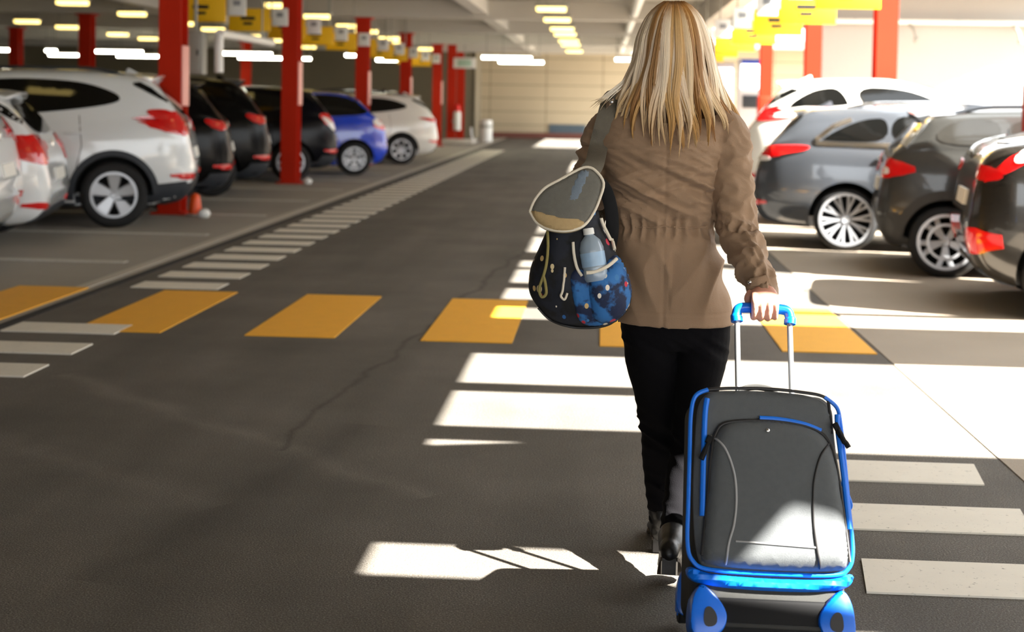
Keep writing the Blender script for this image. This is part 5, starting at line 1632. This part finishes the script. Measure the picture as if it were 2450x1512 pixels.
for q, w in zip(R1, R2):
    a, c_ = loc(T(q.x, q.z, BY)), loc(T(q.y, q.z, BY))
    cx, h, z = (a.x + c_.x) / 2, (c_.x - a.x) / 2, (a.z + c_.z) / 2
    ring = []
    for k in range(56):
        an_ = 2 * pi * k / 56
        ca, sa = cos(an_), sin(an_)
        wv = 1 + .022 * noise.noise(Vector((ca * 2.2, sa * 2.2, z * 16))) + .014 * sin(an_ * 9 + z * 20)
        ring.append((cx + h * abs(ca) ** .85 * (1 if ca > 0 else -1) * (1 + .35 * (wv - 1)), w.x * abs(sa) ** .8 * (1 if sa > 0 else -1) * wv, z))
    rings.append(ring)
b.loft(rings)
sack = b.build('sack', M['floral_dark'], pack, sharp=0)
m = sack.modifiers.new('s', 'SUBSURF'); m.levels = 1; baked(sack)
for p in sack.data.polygons: p.use_smooth = True
sb = BVHTree.FromPolygons([v.co.copy() for v in sack.data.vertices], [list(p.vertices) for p in sack.data.polygons])
cam_l = loc(Vector((0, 0, CAM_H)))
def onb(px, py, off=.0):
    d = (loc(T(px, py, 4.0)) - cam_l).normalized()
    p, n1, i, ds = sb.ray_cast(cam_l, d)
    if p is None:
        p, n1, i, ds = sb.find_nearest(loc(T(px, py, BY - .03)))
    return p + n1 * off, n1
def bag_pad(name, outline, m, thk, rad, dome=0, res=6, n=2, par=None, base=0.0):
    """a fabric panel that follows the sack; outline in photo pixels"""
    q = MB()
    sc = 3400 / BY
    pl = [(p[0] / sc, p[1] / sc) for p in chaikin(outline, n)]
    def place(u, v, h):
        p, n1 = onb(u * sc, v * sc)
        return p + (n1 * .6 + Vector((0, -.4, 0))).normalized() * (h + base)
    pad(q, pl, place, thk, rad, dome, res / sc, .004)
    return q.build(name, m, par or pack)
bag_pad('side_panel', [(1380, 640), (1410, 655), (1440, 648), (1470, 600), (1500, 640), (1510, 690), (1506, 730), (1478, 768), (1430, 782), (1385, 775), (1372, 720), (1362, 660)], M['floral_blue'], .010, .02, .004)
pocket = bag_pad('side_pocket', [(1405, 662), (1440, 648), (1468, 622), (1492, 640), (1510, 690), (1504, 735), (1470, 768), (1420, 772), (1408, 720)], M['floral_blue'], .028, .035, .012)
def bag_line(name, pts, r, m, off, par=None, n=8):
    P = [onb(q.x, q.y, off)[0] for q in spline([Vector(p_) for p_ in pts], n)]
    q = MB(); q.tube(P, r, 8); return q.build(name, m, par or pack)
bag_line('pocket_trim', [(1402, 652), (1422, 650), (1444, 640), (1460, 626)], .0055, M['cream_trim'], .034, pocket)
bag_line('side_trim', [(1372, 580), (1374, 610), (1380, 640), (1392, 660)], .0045, M['cream_trim'], .012)
bag_line('side_trim', [(1436, 522), (1448, 545), (1456, 570), (1464, 600)], .005, M['cream_trim'], .010)
bag_line('drawcord', [(1316, 556), (1316, 590), (1312, 630), (1304, 660), (1294, 690), (1300, 708), (1310, 700), (1308, 676), (1304, 660)], .0045, M['cord_olive'], .010)
bag_line('drawcord', [(1352, 640), (1348, 690), (1344, 706), (1352, 714), (1358, 700)], .0035, M['cream_trim'], .010)
bag_line('bottom_seam', [(1290, 735), (1320, 764), (1370, 780), (1430, 780), (1474, 764)], .0035, M['pipe_dark'], .004)
# flap: a stiff lid that leans out over the sack
FL = [(1268, 508), (1280, 480), (1304, 452), (1340, 432), (1376, 412), (1402, 402), (1424, 410), (1444, 440), (1434, 480), (1421, 510), (1403, 536), (1382, 549), (1350, 555), (1312, 550), (1284, 534)]
def flap_place(px, py, h):
    lean = (py - 400) / 155
    Y = BY - .035 - .085 * lean + .03 * ((px - 1360) / 90) ** 2 * lean
    p = loc(T(px, py, Y)); return p + Vector((0, -h, h * .4))
q = MB()
sc = 800
pad(q, [(p[0] / sc, p[1] / sc) for p in chaikin(FL, 2)], lambda u, v, h: flap_place(u * sc, v * sc, h), .012, .012, .006, .01, .02)
flap = q.build('flap', M['flap_grey'], pack)
q = MB()
TR = [(1268, 500), (1300, 512), (1350, 524), (1388, 526), (1402, 536), (1384, 550), (1350, 557), (1312, 551), (1282, 534)]
pad(q, [(p[0] / sc, p[1] / sc) for p in chaikin(TR, 2)], lambda u, v, h: flap_place(u * sc, v * sc, h + .008), .012, .01, .004, .01, .018)
q.build('flap_lip', M['flap_tan'], flap)
q = MB(); q.tube([flap_place(p.x, p.y, .008) for p in spline([Vector(p_) for p_ in FL] + [Vector(FL[0])], 4)], .0042, 8); q.build('flap_edging', M['cream_trim'], flap)
q = MB(); PP = [(1384, 412), (1402, 407), (1414, 414), (1402, 450), (1384, 492), (1352, 490), (1366, 450)]
pad(q, [(p[0] / sc, p[1] / sc) for p in chaikin(PP, 2)], lambda u, v, h: flap_place(u * sc, v * sc, h + .008), .008, .008, .002, .01, .01)
q.build('flap_patch', fabric('flap_blue_grey', (118, 130, 142), 500, .35, .9, .14), flap)
# straps
def strap(name, pts, w, m, par=pack, up=(0, -1, .15)):
    q = MB(); q.tube([loc(p) for p in spline(pts, 8)], w, 10, flat=.12, updir=up); return q.build(name, m, par)
def js(px, py, off): return onj(px, py, off)[0]
strap('shoulder_strap', [T(1408, 412, BY - .01), T(1422, 392, BY + .02), js(1436, 350, .012), js(1446, 310, .012), js(1456, 275, .012), js(1464, 248, .012), T(1470, 236, 4.47), T(1474, 240, 4.56), T(1470, 290, 4.645), T(1462, 360, 4.665), T(1440, 470, 4.60), T(1410, 600, 4.46), T(1400, 690, 4.33)], .029, M['strap_grey'])
strap('spare_strap', [T(1420, 430, BY + .03), T(1446, 450, BY + .05), T(1462, 500, BY + .05), T(1464, 560, BY + .05), T(1450, 620, BY + .06), T(1430, 700, BY + .06)], .020, M['black_plastic'])

# ------------------------------------------------------------------ water bottle in the side pocket
top, bot = T(1407, 546, BY - .085), T(1428, 672, BY - .10)
axis = (top - bot).normalized()
bottle = empty('water_bottle', 'clear plastic water bottle standing in the backpack side pocket', 'bottle', tuple(bot))
bottle.rotation_euler = axis.to_track_quat('Z', 'Y').to_euler()
H_ = (top - bot).length
M['clear_plastic'] = mat('clear_plastic', (206, 226, 244), .12, trans=.55, var=.04, scale=20)
b = MB(); rr_ = .036
b.lathe([(.001, 0), (rr_ * .9, 0), (rr_, .008), (rr_, .03), (rr_ * .94, .036), (rr_, .042), (rr_, .062), (rr_ * .94, .068), (rr_, .074), (rr_, H_ * .62), (rr_ * .82, H_ * .76), (rr_ * .5, H_ * .84), (.0135, H_ * .87), (.0135, H_ * .93), (.001, H_ * .93)], 28)
b.build('bottle_body', M['clear_plastic'], bottle)
b = MB(); b.lathe([(.001, H_ * .88), (.0165, H_ * .88), (.0165, H_ - .003), (.014, H_), (.001, H_)], 20); b.build('cap', M['white_plastic'], bottle)
b = MB(); b.lathe([(rr_ + .0006, .044), (rr_ + .0006, .085)], 28); o = b.build('sleeve_label', mat('bottle_sleeve', (150, 180, 208), .35, var=.15, scale=40), bottle)
